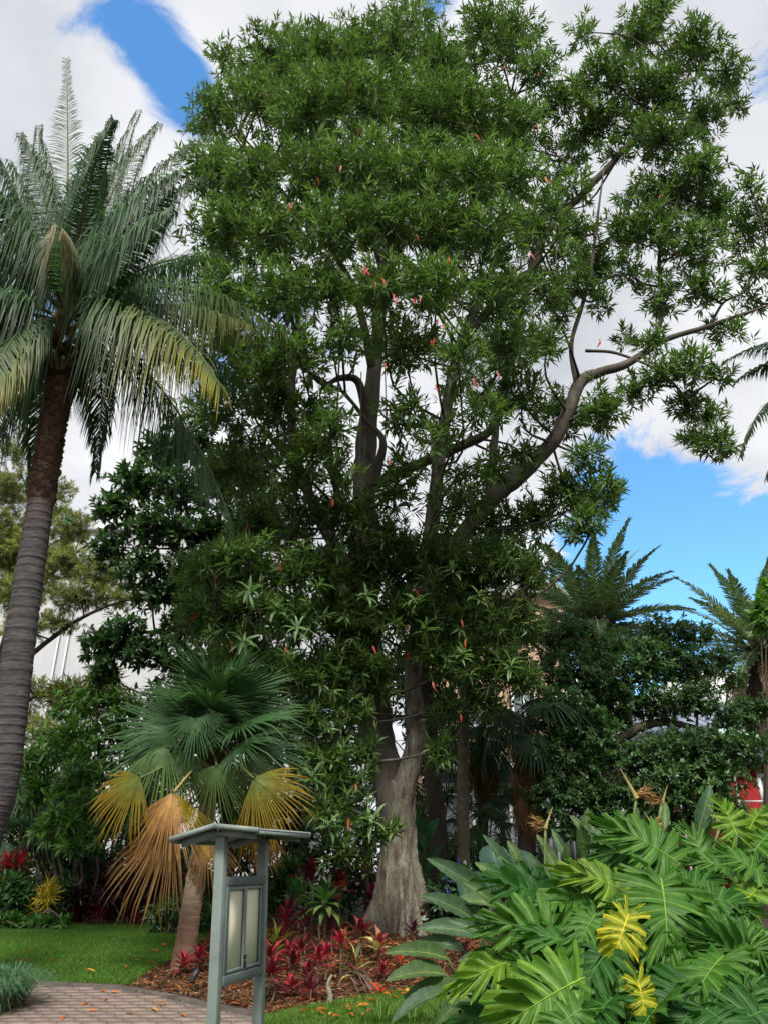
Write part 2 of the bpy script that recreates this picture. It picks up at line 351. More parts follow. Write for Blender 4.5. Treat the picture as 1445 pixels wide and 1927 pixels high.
# grass
def grass(name, poly, n, L, colA, colB, label, ymin=0, ymax=99, xmin=-99, xmax=99):
    p = np.array(poly); lo = np.maximum(p.min(0), [xmin, ymin]); hi = np.minimum(p.max(0), [xmax, ymax])
    q = rng.uniform(lo, hi, (n, 2)); q = q[inpoly(q[:, 0], q[:, 1], poly)]; m = len(q)
    pos = np.stack([q[:, 0], q[:, 1], gz(q[:, 1])], -1); a = rng.uniform(0, 6.28, m); ln = rng.uniform(.4, 1.1, m)
    d = np.stack([np.cos(a) * ln, np.sin(a) * ln, np.ones(m)], -1)
    patch = .5 + .5 * np.sin(q[:, 0] * 1.7 + 1.3 * np.sin(q[:, 1] * 1.1)) * np.sin(q[:, 1] * 1.9 + np.sin(q[:, 0] * .8))
    col = lerp(colA, colB, np.clip(.35 * patch + rng.random(m) * .65, 0, 1))
    dry = rng.random(m) < .02; col[dry] = (.22, .17, .07)
    mb = MB(); t = (np.array([[0, -.5, 0], [0, .5, 0], [1, 0, -.15]]), np.array([[0, 1, 2]]))
    leaves(mb, pos, d, np.tile([0, 0, 1.], (m, 1)) + rng.normal(0, .3, (m, 3)), rng.uniform(.6, 1.2, m) * L, .011, col, t)
    o = mb.build(name, M['grass'], kind='stuff'); o['label'] = label; o['category'] = 'grass'
grass('grass', lawnB, 330000, .06, (.05, .13, .02), (.14, .28, .045), 'mown green grass of the lawn beyond the brick path', 9.5, 17.5, -9, -1.5)
grass('grass', lawnF, 230000, .075, (.06, .14, .02), (.17, .30, .05), 'bright green grass at the front edge of the mulch bed', 7.0, 13, -1.6, 3.2)
# mulch chips
n = 52000; pp = np.array(bed); q = rng.uniform(pp.min(0), pp.max(0), (n, 2)); q = q[inpoly(q[:, 0], q[:, 1], bed)]; n = len(q)
pos = np.stack([q[:, 0], q[:, 1], gz(q[:, 1]) + rng.uniform(.006, .03, n)], -1); a = rng.uniform(0, 6.28, n)
d = np.stack([np.cos(a), np.sin(a), rng.normal(.05, .25, n)], -1)
cl = lerp((.035, .017, .010), (.30, .15, .075), rng.random(n) ** 1.7); pale = rng.random(n) < .07; cl[pale] = lerp((.3, .2, .11), (.42, .3, .19), rng.random(pale.sum()))
mb = MB(); leaves(mb, pos, d, np.tile([0, 0, 1.], (n, 1)) + rng.normal(0, .35, (n, 3)), rng.uniform(.03, .13, n), rng.uniform(.008, .026, n), cl, DIAM)
o = mb.build('wood_chips', M['dry'], kind='stuff'); o['label'] = 'brown wood chip mulch covering the garden bed'; o['category'] = 'mulch'
n = 1500; q = rng.uniform(pp.min(0), pp.max(0), (n, 2)); q = q[inpoly(q[:, 0], q[:, 1], bed)]; n = len(q)
pos = np.stack([q[:, 0], q[:, 1], gz(q[:, 1]) + rng.uniform(.02, .045, n)], -1); a = rng.uniform(0, 6.28, n)
d = np.stack([np.cos(a), np.sin(a), rng.normal(.05, .25, n)], -1)
cl = lerp((.13, .035, .02), (.40, .15, .05), rng.random(n))
mb = MB(); leaves(mb, pos, d, np.tile([0, 0, 1.], (n, 1)) + rng.normal(0, .3, (n, 3)), rng.uniform(.08, .17, n), rng.uniform(.025, .05, n), cl, LANCE)
o = mb.build('leaf_litter', M['dry'], kind='stuff'); o['label'] = 'orange and red fallen leaves scattered over the mulch'; o['category'] = 'leaf litter'
# single fallen leaves that can be picked out
lb = MB(); leaves(lb, np.zeros((1, 3)), np.array([[1., 0, .03]]), np.array([[0, 0, 1.]]), 1, .30, np.ones(3), LONGL); leafme = lb.mesh('fallen_leaf', M['dry'])
def fallen(px, py, col, label, group, L=.14, h=.03):
    g = GP(px, py); a = rng.uniform(0, 6.28); x = nrm(np.array([math.cos(a), math.sin(a), rng.uniform(0, .3)])); z = nrm(np.array([rng.normal(0, .2), -.1 + rng.normal(0, .2), 1])); y = nrm(cross(z, x)); z = cross(x, y)
    o = bpy.data.objects.new('fallen_leaf', leafme); C.objects.link(o); s = L * rng.uniform(.75, 1.25)
    o.matrix_world = Matrix(((x[0] * s, y[0] * s, z[0] * s, g[0]), (x[1] * s, y[1] * s, z[1] * s, g[1]), (x[2] * s, y[2] * s, z[2] * s, g[2] + h), (0, 0, 0, 1)))
    o.color = (*col, 1); tag(o, label, 'fallen leaf', group)
OR = [(.55, .17, .03), (.5, .10, .03), (.6, .28, .05), (.42, .07, .03)]
for px, py in [(61, 1798), (56, 1818), (282, 1798), (312, 1787), (262, 1815), (278, 1760), (180, 1838), (240, 1826), (110, 1815)]:
    fallen(px, py, OR[rng.integers(4)], 'fallen orange leaf lying on the lawn beyond the path', 'leaves fallen on the back lawn', .13, .05)
for px, py in [(197, 1871), (197, 1887), (222, 1873), (315, 1894), (296, 1907), (153, 1897), (186, 1905), (250, 1913), (350, 1918), (120, 1917), (390, 1906)]:
    fallen(px, py, OR[rng.integers(4)], 'fallen orange leaf lying on the brick path', 'leaves fallen on the path', .13, .02)
for px, py in [(647, 1905), (652, 1911), (690, 1899), (697, 1904), (703, 1893), (712, 1897), (734, 1884), (745, 1889), (752, 1882), (760, 1877), (617, 1913), (625, 1918), (668, 1910), (700, 1912), (585, 1912), (718, 1918), (655, 1921), (770, 1880), (785, 1868), (640, 1925), (680, 1922), (760, 1902), (610, 1922)]:
    fallen(px, py, OR[rng.integers(3)], 'fallen orange leaf lying on the bright grass in front of the mulch', 'leaves fallen on the front lawn', .12, .06)
# ================================================================== trees
def limb_pts(cps, n=None):
    p = np.array([P(c[0], c[1], c[2]) for c in cps]); r = np.array([c[3] for c in cps])
    n = n or len(cps) * 5
    return spline(p, n), np.interp(np.linspace(0, 1, n), np.linspace(0, 1, len(r)), r)
def crown_mesh(mb, blobs, dens, k, L, Wd, colA, colB, T=LANCE, twig=.12, tilt=(35, 85), droop=.15, jit=.25, up=.5, shell=.45, keep=None):
    """blobs: (centre, radii, density, tone)"""
    allp = []
    T0 = T
    for e in blobs:
        c, rad, dn, tone = e[:4]; T = e[4] if len(e) > 4 else T0
        n = max(3, int(dens * dn * 4 * (rad[0] * rad[1] + rad[0] * rad[2] + rad[1] * rad[2]) / 3))
        p, ax, r = blob_sprigs(np.asarray(c), rad, n, up=up, shell=shell)
        pos, d, u = sprig_arr(p, ax, k, twig, tilt, droop); m = len(pos)
        yt = np.repeat(rng.random(n), k) * .55 + rng.random(m) * .45
        col = lerp(colA, colB, np.clip(yt, 0, 1)) * (tone * rng.uniform(1 - jit, 1 + jit, (m, 1)))
        ln = L * rng.uniform(.65, 1.25, m)
        leaves(mb, pos, d, u, ln, Wd * ln / L, col, T); allp.append((np.asarray(c), p))
    return allp
def twigs(mb, allp, frac=.35, r=.012, nodes=None, col=(1, 1, 1)):
    for c, p in allp:
        s = p[rng.random(len(p)) < frac]
        for q in s:
            m = (c + q) / 2 + rng.normal(0, .06, 3); m[2] -= .05
            V, F = tube(np.array([c, m, q]), [r, r * .7, r * .35], 3, cap=False); mb.add(V, F, col)
def branches(mb, allp, nodes, r0=.045, sides=5):
    nodes = np.asarray(nodes)
    for c, p in allp:
        dd = np.linalg.norm(nodes - c, axis=1) + np.maximum(0, nodes[:, 2] - c[2] + .2) * 1.5
        b = nodes[np.argmin(dd)]; L = np.linalg.norm(c - b)
        if L < .15: continue
        m = b * .45 + c * .55 + rng.normal(0, .07 * L, 3); m[2] -= .07 * L
        n = 7; V, F = tube(spline([b, m, c], n), np.linspace(min(r0, .02 + .02 * L), .012, n), sides, cap=False); mb.add(V, F)
# ---------------- the great tree
tb = GP(752, 1757); TY = tb[1]; dY = 14 - TY
big = thing('rainforest_tree', 'towering broad crowned tree with forked pale buttressed trunk in the mulch bed', 'tree', tb)
def lz(cps): return [(a, b, c - dY, d) for a, b, c, d in cps]
# trunk with buttresses
mb = MB(); rings = 40; S = 72; cl = spline([P(753, 1768, TY), P(753, 1690, TY), P(750, 1600, TY), P(749, 1530, TY), P(748, 1470, TY)], rings)
hz = cl[:, 2] - tb[2]; ang = np.linspace(0, 2 * math.pi, S, endpoint=False); V = []
but = [(-2.9, .46, .16), (-2.15, .34, .14), (-1.55, .46, .12), (-1.05, .40, .13), (-.35, .46, .18), (.5, .3, .25), (1.4, .35, .25), (2.3, .35, .25)]
for i in range(rings):
    h = max(hz[i], 0); r0 = .262 + .06 * math.exp(-h / .55) + (.03 if h < 1 else 0); rr = np.full(S, r0)
    for a, amp, w in but:
        dd = (ang - a + math.pi) % (2 * math.pi) - math.pi
        rr += amp * math.exp(-h / .42) * np.exp(-(dd / w) ** 2) + .035 * math.exp(-h / 2.0) * np.exp(-(dd / (w * .9)) ** 2)
    rr += .012 * np.sin(ang * 5 + h * 1.2) + .008 * np.sin(ang * 11 - h * 2) + .006 * rng.standard_normal(S)
    if h > 1.9: rr *= 1 + .25 * np.abs(np.cos(ang)) * min(1, (h - 1.9) / 1.0)
    V.append(cl[i] + np.stack([np.cos(ang) * rr, np.sin(ang) * rr, np.zeros(S)], -1))
V = np.concatenate(V); i, j = np.meshgrid(np.arange(rings - 1), np.arange(S), indexing='ij')
mb.add(V, np.stack([i * S + j, i * S + (j + 1) % S, (i + 1) * S + (j + 1) % S, (i + 1) * S + j], -1).reshape(-1, 4))
mb.build('trunk', M['bark'], big, smooth=True)
limbs = [
 [(742, 1560, 14, .27), (735, 1490, 14.03, .26), (713, 1400, 14.05, .29), (702, 1330, 14.1, .32), (692, 1220, 14.2, .29), (683, 1080, 14.3, .26), (685, 950, 14.3, .25), (690, 830, 14.4, .22), (702, 720, 14.4, .17), (712, 620, 14.4, .14), (725, 500, 14.4, .10), (735, 380, 14.4, .07), (745, 250, 14.4, .03)],
 [(748, 1560, 13.93, .22), (757, 1490, 13.88, .20), (778, 1420, 13.82, .185), (783, 1370, 13.8, .165), (776, 1290, 13.8, .15), (783, 1200, 13.8, .14), (800, 1080, 13.7, .14), (815, 960, 13.6, .13), (828, 850, 13.5, .125), (845, 740, 13.4, .115), (868, 640, 13.3, .10), (905, 560, 13.2, .08), (935, 470, 13.2, .06), (950, 330, 13, .04), (960, 180, 13, .02)],
 [(872, 640, 13.3, .09), (905, 600, 13.2, .10), (950, 545, 13.1, .10), (1000, 510, 13, .10), (1020, 450, 13, .09), (1060, 400, 13, .08), (1100, 360, 13, .08), (1170, 285, 13, .06), (1225, 215, 13, .045), (1270, 120, 13, .025)],
 [(790, 1190, 13.8, .15), (850, 1040, 13.6, .15), (920, 945, 13.4, .165), (985, 885, 13.2, .17), (1040, 830, 13, .14), (1070, 770, 13, .125), (1092, 718, 13, .12), (1130, 700, 13, .10), (1180, 684, 12.9, .08), (1250, 640, 12.9, .06), (1330, 615, 12.9, .05), (1400, 590, 12.9, .03), (1460, 570, 12.9, .02)],
 [(1085, 730, 12.95, .05), (1074, 650, 12.9, .045), (1096, 570, 12.9, .04), (1112, 500, 12.9, .035), (1122, 420, 12.9, .03), (1135, 320, 12.9, .015)],
 [(1235, 645, 12.9, .05), (1246, 570, 12.9, .045), (1240, 480, 12.9, .04), (1265, 400, 12.9, .03), (1305, 300, 12.9, .015)],
 [(1335, 615, 12.9, .03), (1360, 570, 12.8, .025), (1400, 545, 12.7, .02), (1440, 470, 12.7, .01)],
 [(1100, 660, 13, .035), (1160, 665, 12.9, .03), (1240, 700, 12.8, .022), (1300, 760, 12.7, .016), (1340, 830, 12.6, .01)],
 [(691, 800, 14.3, .10), (675, 720, 14.1, .09), (640, 712, 13.9, .065), (610, 728, 13.8, .04)],
 [(700, 690, 14.3, .10), (682, 600, 14, .09), (658, 525, 13.8, .07), (612, 455, 13.5, .05), (560, 390, 13.2, .04), (500, 330, 13, .02)],
 [(684, 960, 14.1, .11), (710, 880, 13.9, .10), (720, 828, 13.8, .07), (690, 792, 13.7, .05), (650, 740, 13.6, .03)],
 [(690, 1120, 14.2, .14), (610, 990, 14.2, .12), (558, 860, 14.2, .10), (548, 740, 14.2, .09), (562, 610, 14.1, .07), (540, 480, 14, .05), (500, 380, 14, .035), (450, 250, 14, .02)],
 [(690, 1200, 13.9, .11), (640, 1090, 13.1, .09), (600, 1045, 12.7, .06), (540, 1035, 12.3, .045), (470, 1040, 12, .035), (390, 1090, 11.8, .02)],
 [(688, 920, 14.3, .13), (760, 885, 14.2, .11), (860, 842, 14, .10), (930, 800, 13.9, .09), (955, 700, 13.8, .07), (985, 560, 13.8, .05), (1010, 420, 13.8, .03)],
 [(915, 955, 13.5, .085), (930, 830, 13.4, .075), (938, 760, 13.4, .06), (965, 640, 13.3, .04), (1000, 540, 13.2, .02)],
 [(735, 560, 14.3, .07), (700, 440, 14, .06), (690, 320, 13.8, .045), (640, 200, 13.6, .02)],
 [(735, 480, 14.3, .06), (800, 360, 14, .05), (830, 240, 13.8, .03), (850, 130, 13.7, .02)],
 [(640, 1080, 13.2, .05), (625, 1010, 13.1, .045), (640, 960, 13, .03)],
 [(700, 1300, 13.9, .09), (660, 1330, 13.4, .06), (620, 1420, 13.0, .045), (610, 1520, 12.8, .025)],
 [(785, 1220, 13.7, .06), (850, 1180, 13.2, .05), (930, 1160, 12.9, .03)],
]
nodes = []
for k, cps in enumerate(limbs):
    p, r = limb_pts(lz(cps)); mb = MB(); V, F = tube(p, r * (1 + .04 * rng.standard_normal(len(r))), 14 if k < 5 else 9, wob=.02); mb.add(V, F)
    mb.build('limb', M['bark'] if k in (1, 17) else M['barkm'] if k in (0, 3, 4, 7) else M['barkd'], big, smooth=True); nodes.append(p[len(p) // 3:])
nodes = np.concatenate(nodes)
# crown clumps (photo px, py, rx, ry[, density])
CR = [(1080, 350, 46, 40, .5), (1100, 250, 46, 40, .6), (1150, 290, 36, 30, .5), (1060, 480, 46, 40, .6), (1130, 560, 40, 34, .5), (1160, 430, 40, 40, .5), (1180, 510, 40, 40, .5), (1090, 150, 40, 40, .5), (1060, 590, 36, 34, .5), (1100, 60, 36, 40, .4), (1190, 250, 50, 36, .6), (1200, 370, 40, 36, .5), (1040, 390, 50, 40, .6), (1370, 620, 46, 30, .6), (1430, 400, 40, 40, .5), (1180, 640, 34, 26, .4), (600, 760, 46, 40), (650, 960, 60, 50), (590, 840, 60, 50), (740, 930, 55, 45), (870, 940, 60, 45), (500, 700, 60, 50), (820, 820, 50, 45, .8), (930, 880, 50, 45, .8), (425, 105, 38, 30, .7), (505, 100, 70, 55), (600, 105, 75, 55), (740, 80, 75, 52), (820, 120, 60, 55), (670, 110, 60, 50), (905, 50, 48, 70, .8), (965, 60, 60, 70, .8), (1015, 125, 48, 55, .75),
 (1200, 60, 50, 55, .8), (1235, 20, 45, 40, .7), (1300, 85, 65, 52, .8), (1365, 135, 50, 38, .7), (1150, 135, 55, 48, .8), (1235, 165, 75, 58, .9),
 (405, 205, 55, 50), (480, 190, 80, 70), (580, 200, 90, 80), (700, 190, 90, 80), (800, 205, 80, 80), (890, 220, 70, 75), (970, 225, 65, 58), (1060, 190, 48, 40, .8), (1135, 220, 52, 45, .8), (1250, 255, 70, 48, .85), (1325, 220, 48, 45, .8), (1385, 190, 30, 26, .6),
 (395, 315, 60, 66), (480, 330, 80, 70), (580, 320, 80, 70), (680, 310, 80, 70), (780, 320, 90, 80), (880, 320, 80, 70), (970, 335, 65, 55), (1050, 295, 45, 45, .8), (1260, 360, 68, 55, .9), (1320, 315, 48, 48, .8), (1345, 390, 60, 42, .8), (1410, 350, 36, 26, .5),
 (410, 430, 75, 66), (520, 430, 80, 70), (620, 430, 80, 70), (720, 420, 80, 70), (820, 420, 80, 70), (920, 430, 80, 58), (1010, 430, 55, 52, .8), (1085, 430, 45, 36, .8), (1115, 490, 45, 45, .8), (1215, 430, 55, 52, .85), (1300, 455, 75, 52, .85), (1400, 435, 55, 42, .7), (1425, 500, 45, 36, .7),
 (420, 545, 70, 60), (520, 550, 75, 60), (620, 545, 70, 55), (720, 530, 75, 60), (820, 540, 75, 60), (930, 555, 75, 58), (1020, 545, 55, 46, .8), (1085, 530, 42, 36, .7), (1240, 555, 42, 48, .8), (1320, 545, 52, 42, .7), (1410, 560, 36, 32, .5),
 (440, 655, 75, 60), (560, 660, 70, 55), (640, 640, 50, 50, .7), (760, 650, 70, 55), (860, 660, 60, 50, .8), (960, 650, 65, 58), (1030, 640, 35, 48, .7), (1225, 640, 40, 30, .7), (1300, 685, 55, 40, .8), (1355, 705, 34, 24, .6), (1240, 705, 46, 30, .8),
 (430, 765, 75, 60), (520, 770, 70, 60), (620, 790, 50, 46, .7), (760, 770, 65, 50, .7), (900, 770, 60, 52, .7), (980, 745, 62, 58), (1060, 780, 50, 46), (1130, 770, 44, 50), (1190, 735, 40, 32, .9), (1330, 785, 44, 36, .7), (1345, 832, 46, 32, 1), (1285, 760, 38, 32, .8), (1300, 825, 34, 24, .8),
 (440, 880, 70, 55), (560, 880, 75, 60), (640, 890, 46, 50, .7), (770, 880, 55, 46, .5), (880, 890, 50, 46, .55), (990, 850, 40, 36, .8), (1100, 860, 46, 34, .7), (1070, 925, 62, 46), (1125, 935, 44, 44, .9), (1150, 905, 30, 30, .7),
 (480, 980, 65, 50), (580, 970, 70, 55), (700, 990, 55, 40, .6), (830, 960, 40, 40, .4), (930, 985, 75, 52), (1010, 970, 52, 46), (1095, 985, 46, 40, .9)]
LOWF = [(390, 1075, 55, 45, 11.9), (450, 1045, 60, 42, 11.8), (540, 1070, 70, 45, 12.0), (620, 1070, 52, 42, 12.2), (720, 1035, 70, 42, 12.6), (820, 1050, 75, 52, 12.6), (920, 1060, 75, 52, 12.7), (1000, 1075, 46, 42, 12.9),
 (390, 1160, 60, 50, 11.9), (470, 1150, 65, 52, 11.8), (560, 1160, 65, 52, 12.3), (650, 1165, 60, 50, 12.7), (740, 1150, 62, 50, 12.8), (835, 1150, 68, 52, 12.8), (920, 1165, 66, 52, 12.9), (985, 1165, 42, 45, 13),
 (440, 1235, 46, 42, 11.9), (520, 1255, 60, 46, 12.4), (600, 1270, 60, 48, 12.7), (680, 1250, 56, 46, 12.9), (850, 1240, 60, 46, 12.9), (930, 1250, 56, 46, 13), (985, 1270, 32, 34, 13),
 (590, 1345, 56, 46, 12.8), (655, 1335, 40, 40, 12.9), (840, 1330, 40, 40, 13.2), (905, 1315, 45, 36, 13.2), (830, 1410, 26, 36, 13.2),
 (605, 1430, 56, 52, 12.8), (660, 1470, 42, 46, 12.9), (615, 1520, 56, 42, 12.7), (680, 1565, 46, 30, 12.6), (735, 1560, 26, 14, 12.6), (690, 1410, 26, 46, 13), (645, 1600, 46, 30, 12.7),
 (690, 1085, 50, 45, 12.9), (755, 1090, 50, 42, 13), (700, 1175, 50, 45, 13), (640, 1230, 46, 45, 12.9), (715, 1290, 36, 36, 13.2), (880, 1100, 60, 50, 13.1), (800, 1215, 40, 36, 13.1), (640, 1130, 50, 45, 12.9)]
blobs = []
for e in CR:
    px, py, rx, ry = e[:4]; dn = e[4] if len(e) > 4 else 1
    rr = min(1, math.hypot((px - 730) / 440, (py - 480) / 560)) if px < 1050 else 1
    dz = 4.2 * math.sqrt(1 - rr * rr)
    if px > 1050:
        Ys = [12.9 + rng.uniform(-.5, .5) - dY]
        dn *= 1.6
    else:
        Ys = [13.7 - dY - dz * rng.uniform(.75, .95), 14.3 - dY + dz * rng.uniform(.25, .55)]
        if rr < .75 and py < 700: Ys.append(14 - dY - dz * .25)
    for q, Y in enumerate(Ys):
        jx, jy = (rng.normal(0, 22, 2) if q else (0, 0)); s = MPP(py, Y); k = .9 if q else 1
        blobs.append((P(px + jx, py + jy, Y), (rx * s * k, (rx + ry) / 2 * s * .9, ry * s * k), dn * (1 if q == 0 else .52), rng.uniform(.85, 1.15), LANCE if q == 0 else DIAM))
for px, py, rx, ry, Y in LOWF:
    s = MPP(py, Y - dY); blobs.append((P(px, py, Y - dY), (rx * s, (rx + ry) / 2 * s, ry * s), 1.5, rng.uniform(.85, 1.1)))
    if py < 1300: blobs.append((P(px + rng.normal(0, 25), py + rng.normal(0, 20), 15 - dY), (rx * s, rx * s, ry * s), 1.0, .9))
mb = MB(); ap = crown_mesh(mb, blobs, 66, 10, .195, .041, (.048, .105, .030), (.15, .245, .068), up=.5, jit=.32, tilt=(15, 72), droop=.08, twig=.16, shell=.5)
mb.build('crown', M['leaf'], big, kind='stuff')
mb = MB(); branches(mb, ap, nodes, .03); twigs(mb, ap, .12, .010)
mb.build('twigs', M['barkd'], big, kind='stuff')
# leaves of the lowest sprays, one by one, and the red old leaves
lb = MB(); leaves(lb, np.zeros((1, 3)), np.array([[1., 0, 0]]), np.array([[0, 0, 1.]]), 1, .2, np.ones(3), LONGL); bleaf = lb.mesh('leaf', M['leaf'])
def put_leaf(name, me, pos, d, up, L, col, parent):
    d = nrm(d); y = nrm(cross(up, d)); z = cross(d, y); return inst(name, me, d * L, y * L, z * L, pos, parent, color=col)
cs = []
for px, py, Y in [(740, 1560, 12.45), (700, 1545, 12.4), (560, 1180, 11.5), (470, 1110, 11.3), (430, 1060, 11.3), (520, 1140, 11.5), (600, 1100, 11.7), (400, 1190, 11.4), (460, 1205, 11.4), (540, 1230, 11.6), (690, 1120, 12.1), (780, 1130, 12.1),
                  (850, 1070, 12), (900, 1120, 12.1), (820, 1000, 12), (960, 1050, 12.2), (720, 1010, 12), (640, 1035, 11.8), (570, 1030, 11.6), (500, 1010, 11.4), (350, 1130, 11.6), (870, 1230, 12.3), (960, 1250, 12.4), (800, 1180, 12.1), (620, 1550, 12.2), (590, 1460, 12.2)]:
    cs.append(P(px, py, Y - dY))
cs = np.array(cs); pos, d, u = sprig_arr(cs, np.tile([0, -.35, .6], (len(cs), 1)) + rng.normal(0, .35, (len(cs), 3)), 11, .12, (45, 95), .15)
for i in range(len(pos)):
    t = rng.random(); put_leaf('leaf', bleaf, pos[i], d[i], u[i], rng.uniform(.2, .32), lerp((.06, .13, .04), (.16, .27, .09), np.array([t]))[0], big)
RED = [(697, 503, 0), (712, 520, 0), (740, 552, 0), (822, 610, 0), (820, 645, 0), (690, 500, 0), (788, 562, 0), (870, 295, 0), (958, 115, 0), (1008, 135, 0), (1010, 235, 0), (1272, 85, 0), (1288, 145, 0), (1300, 140, 0), (890, 258, 0), (815, 720, 0), (900, 710, 0), (626, 940, 0), (467, 985, 0), (521, 1065, 0), (365, 1140, 0), (441, 1197, 0), (406, 1068, 0), (490, 1135, 0), (538, 1215, 0), (655, 1165, 0), (787, 1100, 0), (868, 1040, 0), (733, 870, 0), (1042, 328, 0), (1015, 330, 0), (1276, 470, 0), (1252, 365, 0), (600, 330, 0), (512, 170, 0), (660, 160, 0), (670, 235, 0), (640, 300, 0), (785, 430, 0), (840, 470, 0), (560, 380, 0), (720, 680, 0), (935, 700, 0), (870, 1165, 0), (815, 1280, 0), (875, 1205, 0), (760, 1225, 0), (640, 1290, 0), (700, 1215, 0), (868, 1342, 0), (660, 1475, 0), (655, 1530, 0), (1065, 560, 0), (1130, 640, 0), (990, 470, 0)]
for px, py, _ in RED:
    for _ in range(1 + (py > 480 and py < 660)):
        rr = min(1, math.hypot((px - 730) / 440, (py - 480) / 560)); Y = 13.2 - dY - 3.6 * math.sqrt(max(0, 1 - rr * rr)) - .3 if py < 1000 and px < 1050 else (12.4 - dY if px > 1050 else 11.6 - dY + (px > 600) * .8)
        c = rng.random(); put_leaf('red_leaf', bleaf, P(px + rng.normal(0, 5), py + rng.normal(0, 6), Y), np.array([rng.normal(0, .4), rng.normal(-.2, .3), -1]), np.array([rng.normal(0, .5), -1, .3]), rng.uniform(.13, .22), (.45, .015 + .07 * c, .012), big)
# hanging aerial roots
for (x0, y0, x1, y1, Y) in [(680, 700, 668, 1010, 13.4), (688, 820, 674, 1010, 13.5), (722, 640, 724, 860, 13.2), (870, 330, 868, 650, 12.6), (1045, 420, 1040, 600, 12.6)]:
    mb = MB(); V, F = tube(spline([P(x0, y0, Y - dY), P((x0 + x1) / 2 + 3, (y0 + y1) / 2, Y - dY), P(x1, y1, Y - dY)], 8), .012, 5); mb.add(V, F, (.12, .10, .075)); mb.build('aerial_root', M['col'], big)

def generic_tree(name, label, base, trunk, lims, blobs, dens, k, L, Wd, ca, cb, T=LANCE, m='leaf', bark='barkd', twig=.08, group=None, cat='tree', tw=.15, gk=1.0, **kw):
    o = thing(name, label, cat, base, group)
    nd = []
    for i, cps in enumerate([trunk] + lims):
        p, r = limb_pts(cps)
        if i == 0: p[0] = np.asarray(base) - np.array([0, 0, .1])
        mb = MB(); V, F = tube(p, r, 10 if i == 0 else 7, wob=.04); mb.add(V, F); mb.build('trunk' if i == 0 else 'limb', M[bark], o, smooth=True); nd.append(p[len(p) // 3:])
    bl = []
    for e in blobs:
        px, py, rx, ry, Y = e[:5]; rx *= gk; ry *= gk; s = MPP(py, Y); bl.append((P(px, py, Y), (rx * s, (rx + ry) / 2 * s, ry * s), e[5] if len(e) > 5 else 1, rng.uniform(.8, 1.2)))
    mb = MB(); ap = crown_mesh(mb, bl, dens, k, L, Wd, ca, cb, T, twig=twig, **kw); mb.build('crown', M[m], o, kind='stuff')
    mb = MB(); branches(mb, ap, np.concatenate(nd), .03, 4); twigs(mb, ap, tw, .008); mb.build('twigs', M[bark], o, kind='stuff')
    return o
def base_at(px, Y):
    z = gz(Y); x = (px - CX) / FPX * (Y * cp + (z - EYE) * sp); return np.array([x, Y, z])
# dark broadleaf tree behind the feather palm
generic_tree('dark_broadleaf_tree', 'dense dark green tree between the feather palm and the great tree', base_at(430, 18),
  [(430, 1700, 18, .16), (425, 1450, 18, .14), (400, 1200, 18, .12), (370, 1050, 18, .08), (340, 900, 18, .04)],
  [[(415, 1300, 18, .08), (330, 1200, 17.8, .06), (240, 1190, 17.6, .03)], [(390, 1130, 18, .06), (310, 1000, 17.8, .04), (250, 930, 17.6, .02)]],
  [(300, 850, 50, 40, 18), (360, 830, 60, 50, 18.2), (250, 900, 45, 40, 17.8), (330, 920, 70, 50, 18), (420, 900, 70, 60, 18.3), (215, 960, 45, 36, 17.8), (290, 990, 60, 46, 17.6), (370, 1000, 60, 55, 18), (210, 1030, 40, 40, 17.8), (270, 1070, 50, 40, 17.6), (345, 1080, 50, 45, 18),
   (440, 1000, 60, 60, 18.4), (480, 860, 60, 60, 18.2), (500, 960, 60, 60, 18), (460, 1080, 60, 55, 18), (400, 1080, 55, 50, 17.6), (300, 1120, 50, 40, 17.8), (390, 1150, 55, 50, 18), (340, 1170, 40, 30, 17.8), (230, 1190, 50, 36, 17.4), (190, 1210, 40, 36, 17.4), (260, 1220, 50, 36, 17.5), (330, 1240, 50, 40, 17.6), (200, 1260, 36, 30, 17.4), (400, 1260, 60, 50, 18), (470, 1200, 60, 60, 18.3)],
  62, 10, .20, .072, (.018, .05, .016), (.055, .125, .032), OVAL, 'leaf')
# pale feathery tree far left
generic_tree('feathery_tree', 'pale yellow green feathery tree in front of the white wall', base_at(-60, 23),
  [(-60, 1700, 23, .2), (-40, 1450, 23, .18), (0, 1250, 23, .14), (40, 1100, 23, .09), (60, 950, 23, .05)],
  [[(-10, 1290, 23, .1), (100, 1200, 22.5, .07), (180, 1150, 22, .05), (270, 1120, 21.8, .02)], [(30, 1150, 23, .08), (120, 1060, 22.6, .05), (200, 1000, 22.4, .02)], [(-40, 1400, 23, .08), (40, 1330, 22.4, .05), (100, 1290, 22, .02)]],
  [(30, 850, 36, 30, 23, .6), (20, 920, 50, 40, 23), (90, 960, 40, 36, 23), (10, 1000, 50, 50, 23), (70, 1030, 60, 40, 22.8), (140, 990, 46, 36, 22.6, .8), (120, 920, 30, 26, 22.8, .5), (130, 1060, 56, 36, 22.6), (195, 1080, 50, 32, 22.3), (60, 1100, 60, 40, 22.6), (150, 1120, 60, 30, 22.2), (225, 1125, 46, 22, 22, .8), (270, 1115, 24, 14, 21.8, .5), (20, 1120, 50, 40, 22.8), (40, 1180, 50, 30, 22.4, .8), (110, 1170, 46, 22, 22.3, .8), (20, 1280, 46, 36, 22.4, .8), (70, 1300, 36, 26, 22.2, .7), (30, 1360, 50, 40, 22.4), (90, 1370, 36, 30, 22), (10, 1430, 60, 40, 22.4), (20, 1060, 50, 50, 23.4)],
  150, 14, .16, .028, (.12, .15, .05), (.30, .33, .11), DIAM, 'leafdull', tilt=(20, 75), jit=.2, tw=.3)
